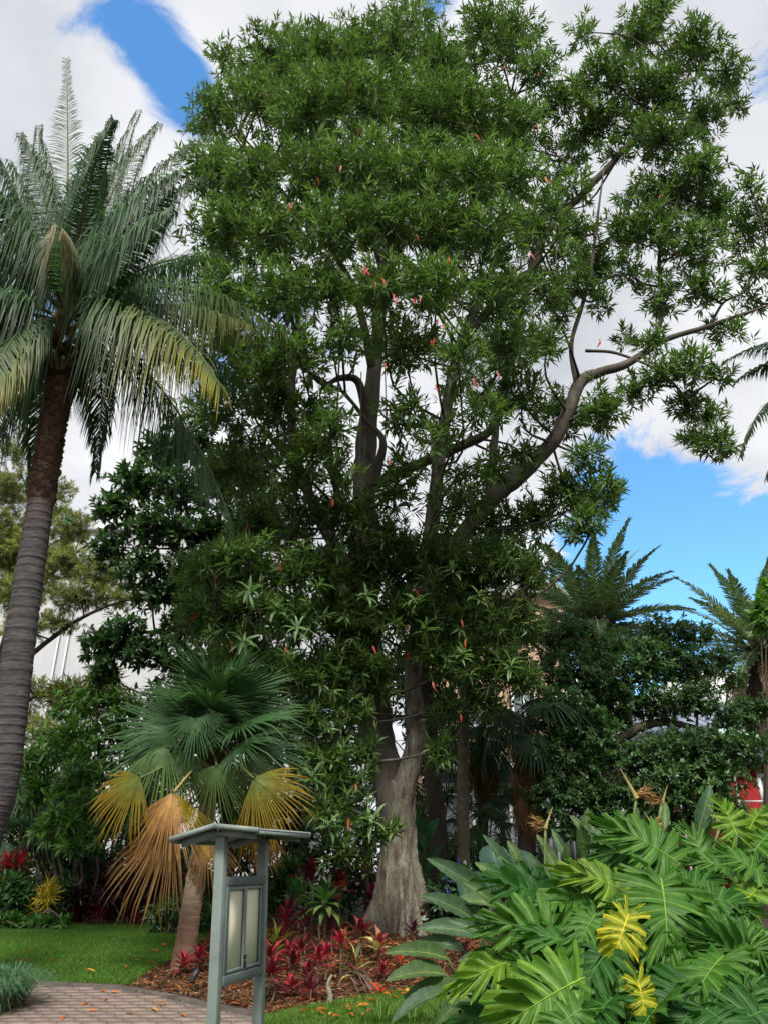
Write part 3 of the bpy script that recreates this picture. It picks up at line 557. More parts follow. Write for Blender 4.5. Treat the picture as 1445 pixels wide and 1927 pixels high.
# dark small-leaved tree at right
generic_tree('small_leaved_tree', 'dark small leaved spreading tree with crooked trunk under the date palm', base_at(1130, 15.5),
  [(1130, 1600, 15.5, .17), (1125, 1500, 15.5, .16), (1120, 1430, 15.5, .15), (1110, 1370, 15.5, .12), (1100, 1280, 15.5, .09), (1090, 1200, 15.6, .05)],
  [[(1122, 1440, 15.5, .12), (1160, 1395, 15.3, .11), (1230, 1360, 15.1, .08), (1310, 1370, 15, .05), (1400, 1400, 15, .02)], [(1110, 1370, 15.5, .08), (1180, 1290, 15.4, .06), (1260, 1240, 15.3, .03)], [(1115, 1420, 15.5, .07), (1060, 1390, 15.2, .05), (1020, 1410, 15, .03)], [(1200, 1375, 15.2, .06), (1270, 1450, 15, .04), (1340, 1480, 14.9, .02)]],
  [(1060, 1195, 46, 34, 15.8, .8), (1130, 1215, 46, 30, 16, .7), (1240, 1190, 46, 30, 15.6, .8), (1300, 1195, 36, 26, 15.6, .8), (1070, 1265, 50, 40, 15.2), (1140, 1280, 50, 36, 15.2), (1215, 1245, 56, 40, 15.3), (1290, 1250, 44, 30, 15.4), (1350, 1235, 26, 20, 15.4, .6), (1370, 1275, 30, 22, 15.4, .6), (1250, 1325, 50, 30, 15), (1310, 1315, 42, 26, 15), (1390, 1345, 50, 22, 15), (1430, 1330, 30, 18, 15, .8), (1170, 1330, 46, 36, 15.3), (1060, 1340, 56, 40, 14.8), (1110, 1370, 46, 36, 14.9), (1040, 1410, 46, 36, 14.7), (1090, 1440, 46, 36, 14.7), (1170, 1420, 46, 30, 14.8, .8), (1230, 1420, 56, 36, 14.7), (1310, 1410, 60, 36, 14.7), (1390, 1410, 50, 30, 14.8), (1270, 1470, 60, 36, 14.5), (1350, 1460, 46, 32, 14.6), (1200, 1490, 56, 36, 14.6), (1050, 1490, 50, 32, 14.6), (1120, 1510, 46, 36, 14.7), (1290, 1525, 56, 34, 14.5), (1360, 1520, 36, 34, 14.7), (1225, 1550, 60, 32, 14.6), (1060, 1550, 46, 26, 14.7, .8), (1150, 1560, 46, 30, 14.6, .8)],
  190, 10, .10, .044, (.032, .082, .027), (.095, .185, .056), OVAL, 'leaf', jit=.3, gk=1.25)
# ================================================================== palms
def bez(p0, p1, p2, n):
    t = np.linspace(0, 1, n)[:, None]; return (1 - t) ** 2 * p0 + 2 * t * (1 - t) * p1 + t * t * p2
def feather(parent, p0, p1, p2, n=80, ll=.55, w=.035, droop=.5, lift=.25, sweep=.5, colA=(.02, .07, .025), colB=(.06, .13, .04), tipcol=None, rr=.03, bare=.14, name='frond', rcol=(.11, .12, .05), rs=None, stiff=0.):
    p0, p1, p2 = map(np.asarray, (p0, p1, p2)); N = 40; c = bez(p0, p1, p2, N); u = np.linspace(0, 1, N)
    mb = MB(); V, F = tube(c, rr * (1 - .88 * u ** .8), 6); mb.add(V, F, rcol); fr = mb.build(name, M['col'], parent, smooth=True)
    t = np.linspace(bare, .995, n); pt = np.stack([np.interp(t, u, c[:, k]) for k in range(3)], -1); tg = nrm(np.gradient(c, axis=0)); tg = nrm(np.stack([np.interp(t, u, tg[:, k]) for k in range(3)], -1))
    out = nrm(np.array([(p2 - p0)[0], (p2 - p0)[1], 0]) + 1e-6)
    upv = np.array([0, 0, 1.]) - tg * tg[:, 2:3]; upv = upv - out * np.clip(tg[:, 2:3], 0, 1) * .9
    if np.linalg.norm((p2 - p0)[:2]) < .4 * np.linalg.norm(p2 - p0): upv = np.tile([0, -1., .2], (n, 1))
    upv = upv - tg * np.sum(upv * tg, 1, keepdims=True); upv = nrm(upv); sd = nrm(cross(tg, upv))
    prof = (np.sin(np.clip(.12 + t * .95, 0, 1) * math.pi) ** .55) * (1 - .35 * t) ; prof = np.clip(prof, .22, 1)
    mb = MB()
    for sgn in (-1, 1):
        m = n; sw = sweep + .7 * t ** 2 + rng.normal(0, .06, m)
        d = nrm(sd * sgn + tg * sw[:, None] + upv * (lift + rng.normal(0, .14, m))[:, None])
        l = ll * prof * rng.uniform(.85, 1.1, m); dr = droop * rng.uniform(.45, 1.4, m)
        g = np.array([0, 0, -1.])
        b = pt + rng.normal(0, .004, (m, 3)); hd = np.clip(1 - .32 * dr, .38, 1); mid = b + d * (l * .48 * (.6 + .4 * hd))[:, None] + g * (dr * l * .12)[:, None]
        q3 = b + d * (l * .80 * hd)[:, None] + g * (dr * l * .38)[:, None]; tip = b + d * (l * .95 * hd)[:, None] + g * (dr * l * .72)[:, None]
        wv = nrm(tg - d * np.sum(tg * d, 1, keepdims=True)) * (w * .5)
        V = np.stack([b - wv * .5, b + wv * .5, mid - wv, mid + wv, q3 - wv * .7, q3 + wv * .7, tip], 1).reshape(-1, 3)
        i = np.arange(m)[:, None] * 7
        F4 = np.concatenate([i + np.array([0, 1, 3, 2]), i + np.array([2, 3, 5, 4])]); F3 = i + np.array([4, 5, 6])
        k = lerp(colA, colB, rng.random(m)); K = np.repeat(k[:, None], 7, 1)
        if tipcol is not None:
            f = np.clip((t - .25) * 1.3, 0, 1)[:, None]; tc_ = np.asarray(tipcol)
            for v, a in ((2, .35), (3, .35), (4, .8), (5, .8), (6, 1)): K[:, v] = K[:, v] * (1 - a * f) + tc_ * a * f
        mb.add(V, (F4, F3), K.reshape(-1, 3))
    lo = mb.build('leaflets', M['palm'], parent); lo.parent = fr; lo['kind'] = 'stuff'
    return fr
# ---------------- feather palm at left
Yp = 9.6
pb = base_at(-95, Yp); palm = thing('feather_palm', 'tall feather palm with leaning dark ringed trunk beside the lawn', 'palm', pb)
cps = [(-70, 1760), (-40, 1600), (0, 1480), (22, 1330), (46, 1150), (66, 1020), (84, 900), (100, 800), (113, 735), (125, 660)]
p = spline(np.array([pb - [0, 0, .1]] + [P(x, y, Yp) for x, y in cps[1:]]), 620); nn = len(p)
hh = np.linspace(0, 1, nn); rad = np.interp(hh, [0, .1, .3, .55, .75, .85, .93, 1], [.27, .225, .195, .172, .155, .16, .18, .20])
rph = hh * 72 + .25 * np.sin(hh * 40); ringw = .007 * (1 - rph % 1) ** 2 + .0025 * rng.standard_normal(nn)
rough = np.where(hh > .62, .008, 0)
mb = MB(); V, F = tube(p, rad + ringw + rough * rng.standard_normal(nn), 28, wob=.008)
lo = np.array([.062, .057, .060]); hi_ = np.array([.10, .062, .042]); K = np.repeat(lo + (hi_ - lo) * np.clip((hh - .58) / .12, 0, 1)[:, None], 28, 0); K = K * np.repeat(1.15 - .5 * (rph % 1) ** 4, 28)[:, None]; K = np.vstack([K, K[-1]]) * rng.uniform(.8, 1.2, (len(V), 1))
mb.add(V, F, K); mb.build('trunk', M['palmbark'], palm, smooth=True)
# old frond stubs on the upper trunk, each a flap of fibre
mb = MB()
for k in range(1500):
    f = rng.uniform(.62, .9); i = int(f * (nn - 1)); a = rng.uniform(0, 6.28); u = np.array([math.cos(a), math.sin(a), 0]); s_ = np.array([-u[1], u[0], 0])
    b = p[i] + u * rad[i] * .95; w = rng.uniform(.03, .08); l = rng.uniform(.03, .10)
    V = np.array([b - s_ * w, b + s_ * w, b + s_ * w * .5 + u * l * .6 + [0, 0, l], b - s_ * w * .5 + u * l * .6 + [0, 0, l]]); mb.add(V, np.array([[0, 1, 2, 3]]), np.array([.095, .06, .04]) * rng.uniform(.5, 1.6))
mb.build('bark_fibre', M['palmbark'], palm, kind='stuff')
hub = P(128, 600, Yp)
def boot(o, b, tip, w, col, name='frond_base'):
    b, tip = np.asarray(b), np.asarray(tip); d = tip - b; sd = nrm(cross(d, [0, 0, 1])); up = nrm(cross(sd, d)); n = 6; V = []
    for i in range(n):
        u = i / (n - 1); c = b + d * u + up * .06 * math.sin(u * 3) * np.linalg.norm(d); ww = w * (1 - .45 * u)
        V += [c - sd * ww + up * .03, c - up * .02, c + sd * ww + up * .03, c + up * .05]
    F = [[i * 4 + k, i * 4 + (k + 1) % 4, i * 4 + 4 + (k + 1) % 4, i * 4 + 4 + k] for i in range(n - 1) for k in range(4)] + [[(n - 1) * 4 + k for k in range(4)]]
    mb = MB(); mb.add(np.array(V), np.array(F), col); mb.build(name, M['palmbark'], o)
for k in range(46):
    a = k * 2.4; lv = rng.random(); u = np.array([math.cos(a), math.sin(a), 0]); b = p[-1] + u * (.17 + .05 * (1 - lv)) + np.array([0, 0, -.55 + .75 * lv])
    l = rng.uniform(.3, .55); tip = b + u * l * (.9 - .5 * lv) + np.array([0, 0, l * (-.12 + .75 * lv)])
    boot(palm, b, tip, rng.uniform(.05, .085), np.array([(.30, .25, .10), (.16, .11, .055), (.10, .065, .04), (.22, .20, .15)][rng.integers(4)]) * rng.uniform(.7, 1.2))
mb = MB()
for k in range(900):     # shaggy fibre around the heart
    a = rng.uniform(0, 6.28); u = np.array([math.cos(a), math.sin(a), 0]); b = p[-1] + u * rng.uniform(.1, .27) + np.array([0, 0, rng.uniform(-.5, .3)]); e = b + u * rng.uniform(.05, .2) + np.array([rng.normal(0, .08), rng.normal(0, .08), rng.uniform(-.3, .1)])
    s_ = np.array([-u[1], u[0], 0]) * .008; mb.add(np.array([b - s_, b + s_, e]), np.array([[0, 1, 2]]), np.array([.09, .05, .03]) * rng.uniform(.5, 1.7))
mb.build('crown_fibre', M['dry'], palm, kind='stuff')
GA, GB = (.026, .075, .032), (.085, .16, .068)
YT = (.42, .36, .05)
FR = [((132, 380), (126, 110), .1, .4, None, .42), ((175, 400), (262, 205), .8, 1.6, None, .6), ((225, 360), (372, 262), .4, .9, None, .62), ((235, 400), (345, 320), -1.0, -1.7, None, .75), ((330, 470), (552, 640), .2, .1, (.16, .17, .05), .75),
      ((300, 520), (418, 730), -1.0, -1.8, YT, .8), ((330, 570), (540, 800), .7, 1.2, None, .6), ((330, 690), (440, 990), .5, .5, None, .75), ((215, 640), (180, 890), .9, 1.3, None, .5), ((60, 420), (-15, 265), -.3, -.6, None, .6),
      ((20, 470), (-130, 430), -.2, -.5, None, .7), ((30, 560), (-50, 800), -.8, -1.3, YT, .65), ((10, 610), (-60, 960), -.2, -.4, None, .7), ((75, 400), (20, 300), 1.1, 2.0, None, .6), ((118, 440), (112, 425), -1.2, -2.3, (.42, .33, .2), .42), ((185, 430), (232, 270), 1.6, 2.6, None, .6),
      ((70, 340), (75, 235), .5, 1.0, None, .55), ((160, 400), (190, 260), -.5, -.9, None, .6), ((60, 480), (-20, 390), 1.4, 2.6, None, .6), ((0, 560), (-160, 640), .5, .8, None, .6), ((250, 500), (400, 480), 1.2, 2.2, None, .6), ((260, 430), (330, 390), -1.2, -2.0, None, .5),
      ((200, 520), (300, 640), 1.6, 2.6, None, .6), ((300, 545), (470, 610), -.6, -.9, (.20, .19, .05), .7), ((90, 690), (60, 900), .9, 1.3, None, .5), ((40, 620), (0, 760), 1.2, 2.0, None, .6),
      ((200, 330), (300, 230), .2, .4, None, .6), ((260, 390), (385, 330), .6, 1.1, None, .62), ((150, 340), (215, 225), -.8, -1.4, None, .6), ((40, 380), (-60, 330), -.8, -1.2, None, .62), ((95, 350), (40, 250), -.3, -.4, None, .6), ((300, 450), (480, 490), .9, 1.6, None, .6), ((-20, 520), (-140, 560), -.9, -1.4, None, .6)]
for i, (c1, c2, d1, d2, tcx, ll) in enumerate(FR):
    p1 = P(c1[0], c1[1], Yp + d1); p2 = P(c2[0], c2[1], Yp + d2)
    b = hub + nrm(p1 - hub) * .12 + np.array([0, 0, rng.uniform(-.25, .1)])
    f = feather(palm, b, p1, p2, 165, ll * (2.0 if i == 0 else 1.8), .023, .35 if i == 0 else 1.6, .05 if i == 0 else -.02, .55, GA, GB, tcx, .034, .16)
    if tcx is not None and tcx[0] > .4: f['label'] = 'frond with yellowing drooping leaflets' if tcx[2] < .1 else 'frond with dried pale tip'
# ---------------- palm outside the frame at right, its fronds reach in
rp = base_at(1650, 12.5); palm2 = thing('feather_palm', 'feather palm whose drooping dark frond tips hang into the clouds at the edge', 'palm', rp)
rc = P(1640, 700, 12.5); mb = MB(); V, F = tube(spline([rp - [0, 0, .1], (rp + rc) / 2 + [.1, 0, 0], rc], 60), np.linspace(.25, .17, 60), 20, wob=.02); mb.add(V, F, (.10, .09, .085)); mb.build('trunk', M['palmbark'], palm2, smooth=True)
for c1, c2, d1, d2 in [((1490, 600), (1362, 680), 0, 0), ((1430, 690), (1392, 860), -.3, -.4), ((1490, 740), (1440, 900), -.2, -.3), ((1470, 640), (1380, 720), .3, .5), ((1560, 560), (1490, 450), .4, .8), ((1680, 500), (1740, 420), 0, .2), ((1760, 560), (1900, 620), 0, 0), ((1780, 650), (1880, 860), .3, .6), ((1640, 560), (1640, 520), 1.5, 2.6), ((1620, 600), (1580, 640), -1.5, -2.4), ((1720, 600), (1760, 700), -1.4, -2.2)]:
    feather(palm2, rc, P(*c1, 12.5 + d1), P(*c2, 12.5 + d2), 120, .62, .035, .9, -.05, .5, GA, (.05, .10, .04), None, .03)
# ---------------- date palms
def date_palm(px, py, Y, Lf, label, nf=46, seed=0):
    b = base_at(px, Y); o = thing('date_palm', label, 'palm', b, None); h = P(px, py, Y)
    mb = MB(); pp_ = spline([b - [0, 0, .1], (b + h) / 2, h], 50); V, F = tube(pp_, .42 + .04 * np.sin(np.arange(50) * 2.1), 20, wob=.05); mb.add(V, F, (.07, .055, .042)); mb.build('trunk', M['palmbark'], o, smooth=True)
    for k in range(22):
        a = k * 2.4; u = np.array([math.cos(a), math.sin(a), 0]); boot(o, h + u * .38 + [0, 0, -.8 + .04 * k], h + u * .75 + [0, 0, -.5 + .04 * k], .09, (.10, .07, .045))
    for k in range(nf):
        f = (k + .5) / nf; el = R(78 - 100 * f); a = k * 2.39996 + .3 + seed; L = Lf * rng.uniform(.88, 1.08)
        u = np.array([math.cos(a), math.sin(a), 0]); d = u * math.cos(el) + np.array([0, 0, math.sin(el)])
        p0 = h + u * .22; p1 = p0 + d * L * .55; p2 = p0 + u * L * (.42 + .5 * math.cos(el)) + np.array([0, 0, L * (math.sin(el) * .95 - .30 * math.cos(el))])
        feather(o, p0, p1, p2, 76, .56, .045, .16, .12, .7, (.075, .135, .065), (.18, .25, .13), None, .045, .1, rcol=(.30, .34, .24))
    for k in range(16):
        a = k * 2.4 + .9; u = np.array([math.cos(a), math.sin(a), 0]); L = Lf * rng.uniform(.7, .95); p0 = h + u * .4 + np.array([0, 0, -.5])
        f = feather(o, p0, p0 + u * L * .35 + [0, 0, -.05], p0 + u * L * .42 + [0, 0, -L * .75], 30, .4, .03, .3, .1, .9, (.20, .13, .075), (.36, .26, .17), None, .035, .1, name='dead_frond', rcol=(.25, .17, .10)); f['label'] = 'dry brown dead frond'
    return o
date_palm(1122, 1178, 22, 3.0, 'large date palm with dead brown fronds above the small leaved tree', 50)
date_palm(1432, 1222, 25, 3.3, 'date palm standing beyond the red building against blue sky', 46, 1.0)
# ---------------- fan leaves
def fan_mesh(name, nseg=44, spread=300, split=.48, droop=.35, fold=.0, cfun=None, seed=0, wav=.03, m='palm', arch=.12):
    rg = np.random.default_rng(seed); mb = MB(); da = R(spread) / nseg; hubs = np.zeros(3)
    for i in range(nseg):
        a = -R(spread) / 2 + da * (i + .5); e = abs(a) / R(spread / 2)
        Rr = (1 - .28 * e ** 2) * rg.uniform(.84, 1.08); r1 = split * Rr; r2 = .76 * Rr
        def pt(r, an, dz=0):
            x, y = r * math.cos(an), r * math.sin(an); return np.array([x, y, dz - droop * r ** 2.2 - fold * abs(y) - arch * x * abs(x)])
        rm = rg.normal(0, .035); dz = .016
        drp = abs(rg.normal(0, .07)) + rg.normal(0, wav) + (rg.uniform(.1, .35) if rg.random() < .15 else 0)
        V = [pt(.02, a), pt(r1, a - da * .47, -dz), pt(r1, a + da * .47, -dz), pt(r1, a, dz), pt(r2, a - da * .20 + rm * .5, -dz * .6 - drp * .35), pt(r2, a + da * .20 + rm * .5, -dz * .6 - drp * .35), pt(r2, a + rm * .5, dz * .5 - drp * .35), pt(Rr, a + rm, -drp)]
        F = np.array([[0, 3, 1], [0, 2, 3], [1, 3, 6], [1, 6, 4], [3, 2, 5], [3, 5, 6], [4, 6, 7], [6, 5, 7]])
        u = np.array([0, split, split, split, .76, .76, .76, 1]); K = np.array([cfun(a, q, rg) for q in u]) * rg.uniform(.82, 1.15)
        mb.add(np.array(V), F, K)
    return mb.mesh(name, M[m])
def cf_green(a, u, rg): return np.array([.052, .125, .042]) * (1 - .1 * u) + np.array([.05, .055, .01]) * max(0, u - .75) * 2
def cf_light(a, u, rg): return np.array([.08, .16, .05]) * (1 - u) + np.array([.12, .19, .05]) * u + np.array([.10, .06, .01]) * max(0, u - .8)
def cf_yel(a, u, rg): return np.array([.10, .16, .02]) * (1 - u ** 1.3) + np.array([.50, .30, .035]) * u ** 1.3
def cf_tan(a, u, rg): return np.array([.52, .31, .125]) * (1 - .25 * u) if a < .55 else np.array([.42, .32, .03])
def cf_brown(a, u, rg): return np.array([.52, .32, .14]) * (1.05 - .35 * u)
def cf_dark(a, u, rg): return np.array([.042, .095, .045]) * (1 - .1 * u)
def cf_dead(a, u, rg): return np.array([.22, .135, .075]) * (1.1 - .5 * u)
FM = {'g1': fan_mesh('green_fan', 50, 240, .42, .06, .04, cf_green, 1, .02, arch=.03), 'g2': fan_mesh('green_fan', 46, 235, .38, .2, .12, cf_green, 2, arch=.06), 'l1': fan_mesh('light_fan', 40, 210, .32, .6, .4, cf_light, 3, .06),
      'g3': fan_mesh('green_fan', 44, 220, .36, .12, .2, cf_green, 12, .03, arch=.05), 'y1': fan_mesh('yellow_fan', 38, 150, .40, .30, .25, cf_yel, 4), 't1': fan_mesh('tan_fan', 44, 130, .36, .3, .35, cf_tan, 5, m='dry'), 'b1': fan_mesh('brown_fan', 40, 84, .36, .25, .35, cf_brown, 6, .06, 'dry'), 'd1': fan_mesh('dark_fan', 40, 250, .45, .5, .2, cf_dark, 7), 'x1': fan_mesh('dead_fan', 34, 90, .35, .2, .4, cf_dead, 8, .08, 'dry')}
def fan_leaf(parent, kind, hubp, tipp, facing, Rm, heart, lab=None, pcol=(.10, .14, .04), pr=.013):
    x = nrm(np.asarray(tipp) - np.asarray(hubp)); z = np.asarray(facing, float); z = nrm(z - x * np.dot(z, x)); y = cross(z, x)
    o = inst('frond', FM[kind], x, y, z, hubp, parent, (Rm, Rm, Rm), color=np.full(3, rng.uniform(.85, 1.15)))
    if lab: o['label'] = lab
    h = np.asarray(heart); m = (h + hubp) / 2 + np.array([0, 0, .10 * np.linalg.norm(hubp - h)])
    mb = MB(); V, F = tube(spline([h, m, hubp], 9), np.linspace(pr * 1.6, pr, 9), 6); mb.add(V, F, pcol); child_world('petiole', mb, M['col'], o)
    return o
g0 = GP(345, 1822); Yf = g0[1]
fp = thing('fan_palm', 'fan palm with yellow and tan dying fronds on a pale leaning trunk', 'palm', g0)
p = spline([g0 - [0, 0, .08], P(352, 1770, Yf), P(362, 1700, Yf), P(378, 1600, Yf + .05), P(396, 1490, Yf + .1), P(402, 1430, Yf + .1)], 90); u = np.linspace(0, 1, 90)
mb = MB(); V, F = tube(p, np.interp(u, [0, .08, .25, .6, 1], [.185, .15, .13, .115, .105]) + .003 * rng.standard_normal(90), 24, wob=.012)
K = lerp((.20, .125, .085), (.25, .215, .16), np.clip((u - .25) * 3, 0, 1)); K = np.repeat(K, 24, 0); mb.add(V, F, np.vstack([K, K[-1]])); mb.build('trunk', M['palmbark'], fp, smooth=True)
heart = P(402, 1440, Yf + .1)
def F3(kind, hp, tp, dh, dt, fac=(0, -1, .4), lab=None, Rk=1.0, pcol=(.10, .14, .04)):
    h = P(hp[0], hp[1], Yf + dh); t = P(tp[0], tp[1], Yf + dt); fan_leaf(fp, kind, h, t, fac, np.linalg.norm(t - h) * Rk, heart, lab, pcol)
F3('g1', (385, 1365), (378, 1250), .1, .15, (0, -1, .25)); F3('g1', (335, 1370), (215, 1310), .0, -.05, (0, -1, .5)); F3('g1', (455, 1375), (565, 1310), .1, .1, (.1, -1, .4)); F3('g2', (370, 1352), (366, 1425), -.75, -1.0, (0, -.7, .8)); F3('g1', (310, 1400), (180, 1400), .1, .1, (0, -1, .6))
F3('g1', (430, 1340), (470, 1258), .5, .6, (.1, -1, .2)); F3('g2', (480, 1410), (590, 1410), -.1, -.2, (.1, -1, .7)); F3('g1', (350, 1330), (300, 1265), .6, .7, (-.1, -1, .2)); F3('g2', (400, 1400), (400, 1330), -.4, -.9, (0, -.5, 1)); F3('g2', (450, 1400), (520, 1360), -.5, -.9, (0, -.7, .9))
F3('l1', (315, 1405), (190, 1440), -.6, -.8, (0, -.8, .8)); F3('l1', (408, 1440), (415, 1530), -.7, -.95, (0, -1, .5)); F3('l1', (345, 1415), (290, 1500), -.6, -.85, (0, -1, .6)); F3('l1', (460, 1430), (540, 1480), -.45, -.6, (.1, -1, .5)); F3('g2', (330, 1385), (250, 1350), -.4, -.6, (0, -.8, .8)); F3('g2', (440, 1380), (500, 1290), .2, .1, (0, -1, .5))
F3('y1', (265, 1464), (152, 1532), -.95, -1.15, (-.1, -1, .45), 'drooping frond turning from green to yellow'); F3('y1', (478, 1464), (575, 1528), -.9, -1.1, (.1, -1, .45), 'yellowing frond over the noticeboard roof')
F3('t1', (328, 1490), (292, 1632), -1.0, -1.25, (0, -1, .2), 'tan dead frond with a yellow edge', 1.05, pcol=(.35, .25, .09)); F3('b1', (335, 1535), (215, 1690), -.75, -.9, (-.1, -1, .2), 'large dry tan frond hanging low', 1.22, (.35, .2, .08)); F3('b1', (392, 1560), (395, 1695), -.3, -.4, (0, -1, .15), 'dry tan frond hanging behind the noticeboard', 1, (.35, .2, .08)); F3('b1', (487, 1565), (515, 1650), .1, .05, (.1, -1, .1), 'dry tan frond hanging beyond the noticeboard', 1, (.35, .2, .08)); F3('y1', (470, 1520), (500, 1610), .0, -.1, (.1, -1, .2), 'yellow brown frond beyond the noticeboard')
for k in range(16):      # more fronds all round the heart
    a = k * 2.4 + 1.0; el = R(85 - 62 * k / 16); u = np.array([math.cos(a), math.sin(a), 0]); d = u * math.cos(el) + np.array([0, 0, math.sin(el)]); hp = heart + [0, 0, .25] + d * rng.uniform(.45, .75)
    fan_leaf(fp, ('g1', 'g2', 'g3')[k % 3], hp, hp + d + [0, 0, -.15 - .25 * math.cos(el)], nrm(-u * math.sin(el) * .8 + [0, -.35, .8]) + rng.normal(0, .2, 3), rng.uniform(.75, 1.0), heart)
mb = MB()
for k in range(260):
    a = rng.uniform(0, 6.28); q = heart + np.array([math.cos(a) * .14, math.sin(a) * .14, rng.uniform(-.5, .1)]); e = q + np.array([math.cos(a) * .1, math.sin(a) * .1, rng.uniform(.02, .2)]); s_ = np.array([-math.sin(a), math.cos(a), 0]) * .02
    mb.add(np.array([q - s_, q + s_, e]), np.array([[0, 1, 2]]), np.array([.12, .08, .05]) * rng.uniform(.6, 1.6))
mb.build('trunk_fibre', M['dry'], fp, kind='stuff')
# ---------------- background fan palms with dead skirts
def skirt_palm(bx, Y, ty, label, nf=12, nd=16, Rf=.95, tr=.13, skirt=1.5):
    b = base_at(bx, Y); o = thing('fan_palm', label, 'palm', b); h = P(bx, ty, Y)
    mb = MB(); V, F = tube(spline([b - [0, 0, .1], (b + h) / 2 + [.03, 0, 0], h], 50), tr, 16, wob=.04); mb.add(V, F, (.06, .048, .038)); mb.build('trunk', M['palmbark'], o, smooth=True)
    for k in range(nf):
        a = k * 2.4 + .5; el = R(55 - 95 * k / nf); u = np.array([math.cos(a), math.sin(a), 0]); d = u * math.cos(el) + np.array([0, 0, math.sin(el)]); hp = h + d * .75
        fan_leaf(o, 'd1', hp, hp + u * .6 + [0, 0, -.4 + .7 * math.sin(el)], nrm(u * .5 + [0, -.2, .9]), Rf * rng.uniform(.85, 1.1), h, pr=.012)
    for k in range(nd):
        a = k * 2.4; u = np.array([math.cos(a), math.sin(a), 0]); f = k / nd; hp = h + u * (.22 + .1 * rng.random()) + np.array([0, 0, -.15 - skirt * f])
        fan_leaf(o, 'x1', hp, hp + u * .12 + [0, 0, -1], u, Rf * rng.uniform(.8, 1.1), h + [0, 0, -.1 - skirt * f * .8], 'dead brown skirt frond' if k == 0 else None, (.10, .07, .04), .01).color = (*(np.array([1, .95, .9]) * rng.uniform(.7, 1.9)), 1)
skirt_palm(985, 15.2, 1370, 'fan palm wearing a long skirt of dead brown fronds', 9, 24, .78, .14, 1.3)
skirt_palm(905, 17.0, 1385, 'dark fan palm with a short dead skirt behind the slender pale trunk', 9, 12, .8, .11, .5)
skirt_palm(80, 17.5, 1480, 'small dark fan palm with brown skirt beside the feather palm trunk', 12, 12, .9, .13, .8)
def small_fan(px, py, Y, label, nf=10, Rf=.55, kind='d1', bright=1.0):
    b = base_at(px, Y); o = thing('young_fan_palm', label, 'palm', b); h = P(px, py, Y)
    mb = MB(); V, F = tube(spline([b - [0, 0, .05], (b + h) / 2, h], 12), .05, 8); mb.add(V, F, (.05, .045, .03)); mb.build('trunk', M['palmbark'], o, smooth=True)
    for k in range(nf):
        a = k * 2.4; el = R(70 - 80 * k / nf); u = np.array([math.cos(a), math.sin(a), 0]); d = u * math.cos(el) + np.array([0, 0, math.sin(el)]); hp = h + d * .5
        q = fan_leaf(o, kind, hp, hp + d * .5 + [0, 0, -.2], nrm(u * .3 + [0, -.3, .9]), Rf * rng.uniform(.85, 1.1), h, pr=.008); q.color = (bright, bright, bright, 1)
small_fan(690, 1535, 16, 'pale young fan palm behind the great trunk', 10, .55, 'd1', 2.2)
small_fan(945, 1545, 17.5, 'young green fan palm beside the white railing', 10, .5, 'g2', 1.0)
small_fan(905, 1570, 16.5, 'low fan palm at the foot of the slender pale trunk', 9, .5, 'd1', 1.5)
small_fan(40, 1590, 16.6, 'low dark fan palm tucked behind the feather palm trunk', 9, .55, 'd1', 1.0)
# slender trunks in the background
def bare_trunk(name, label, pts, Y, r0, r1, m='palmbark', col=(.16, .145, .10), fr=0):
    b = base_at(pts[0][0], Y); o = thing(name, label, 'palm' if fr else 'tree', b)
    mb = MB(); pp_ = spline(np.array([b - [0, 0, .1]] + [P(x, y, Y) for x, y in pts[1:]]), 60); V, F = tube(pp_, np.linspace(r0, r1, 60) + .004 * np.sin(np.arange(60) * 1.9), 18, wob=.015); mb.add(V, F, col); mb.build('trunk', M[m], o, smooth=True)
    h = pp_[-1]
    for k in range(fr):
        a = k * 2.4; u = np.array([math.cos(a), math.sin(a), 0]); el = R(65 - 70 * k / fr); d = u * math.cos(el) + np.array([0, 0, math.sin(el)])
        feather(o, h, h + d * 1.1, h + u * 1.8 + [0, 0, 1.2 * math.sin(el) - .6], 50, .5, .035, .4, .1, .5, (.02, .06, .02), (.05, .11, .03), None, .02)
    return o, h
bare_trunk('slender_palm', 'slender smooth pale green palm trunk behind the great tree', [(873, 1620), (870, 1450), (874, 1300), (876, 1190)], 15.8, .125, .09, fr=12)
o, h = bare_trunk('background_tree', 'dark bare tree trunk between the great trunk and the slender palm', [(828, 1620), (822, 1540), (812, 1460), (806, 1330), (790, 1220)], 16.2, .2, .12, 'barkd', (1, 1, 1))
bl = [(P(px, py, 16.5), (.8, .8, .6), 1, 1) for px, py in [(800, 1290), (770, 1240), (840, 1260), (800, 1200)]]
mb = MB(); ap = crown_mesh(mb, bl, 14, 10, .22, .06, (.014, .045, .012), (.04, .095, .02)); mb.build('crown', M['leaf'], o, kind='stuff')
# ================================================================== noticeboard
M['paint'] = noisemat('sage_paint', [(.28, (.12, .15, .135)), (.42, (.165, .205, .185)), (.62, (.20, .245, .22)), (.75, (.26, .29, .265))], 7, 6, .5, .12, (1, 1, 1), 40, bdist=.004, spec=.4)
M['paint2'] = noisemat('dark_sage_paint', [(.3, (.085, .107, .105)), (.7, (.118, .145, .14))], 4, 6, .5, .12, (1, 1, 1), 40, bdist=.004, spec=.4)
M['cream'] = noisemat('cream_board', [(.3, (.68, .635, .47)), (.7, (.78, .735, .57))], 2.2, 7, .55, .05, (1, 1, .4), 30, bdist=.003)
M['roofm'] = noisemat('galvanised_roof', [(.3, (.22, .23, .23)), (.7, (.33, .34, .34))], 6, 6, .5, .15, bscale=30, bdist=.004)
M['black'] = noisemat('black_metal', [(.3, (.012, .012, .013)), (.7, (.03, .03, .03))], 10, 4, .4, 0)
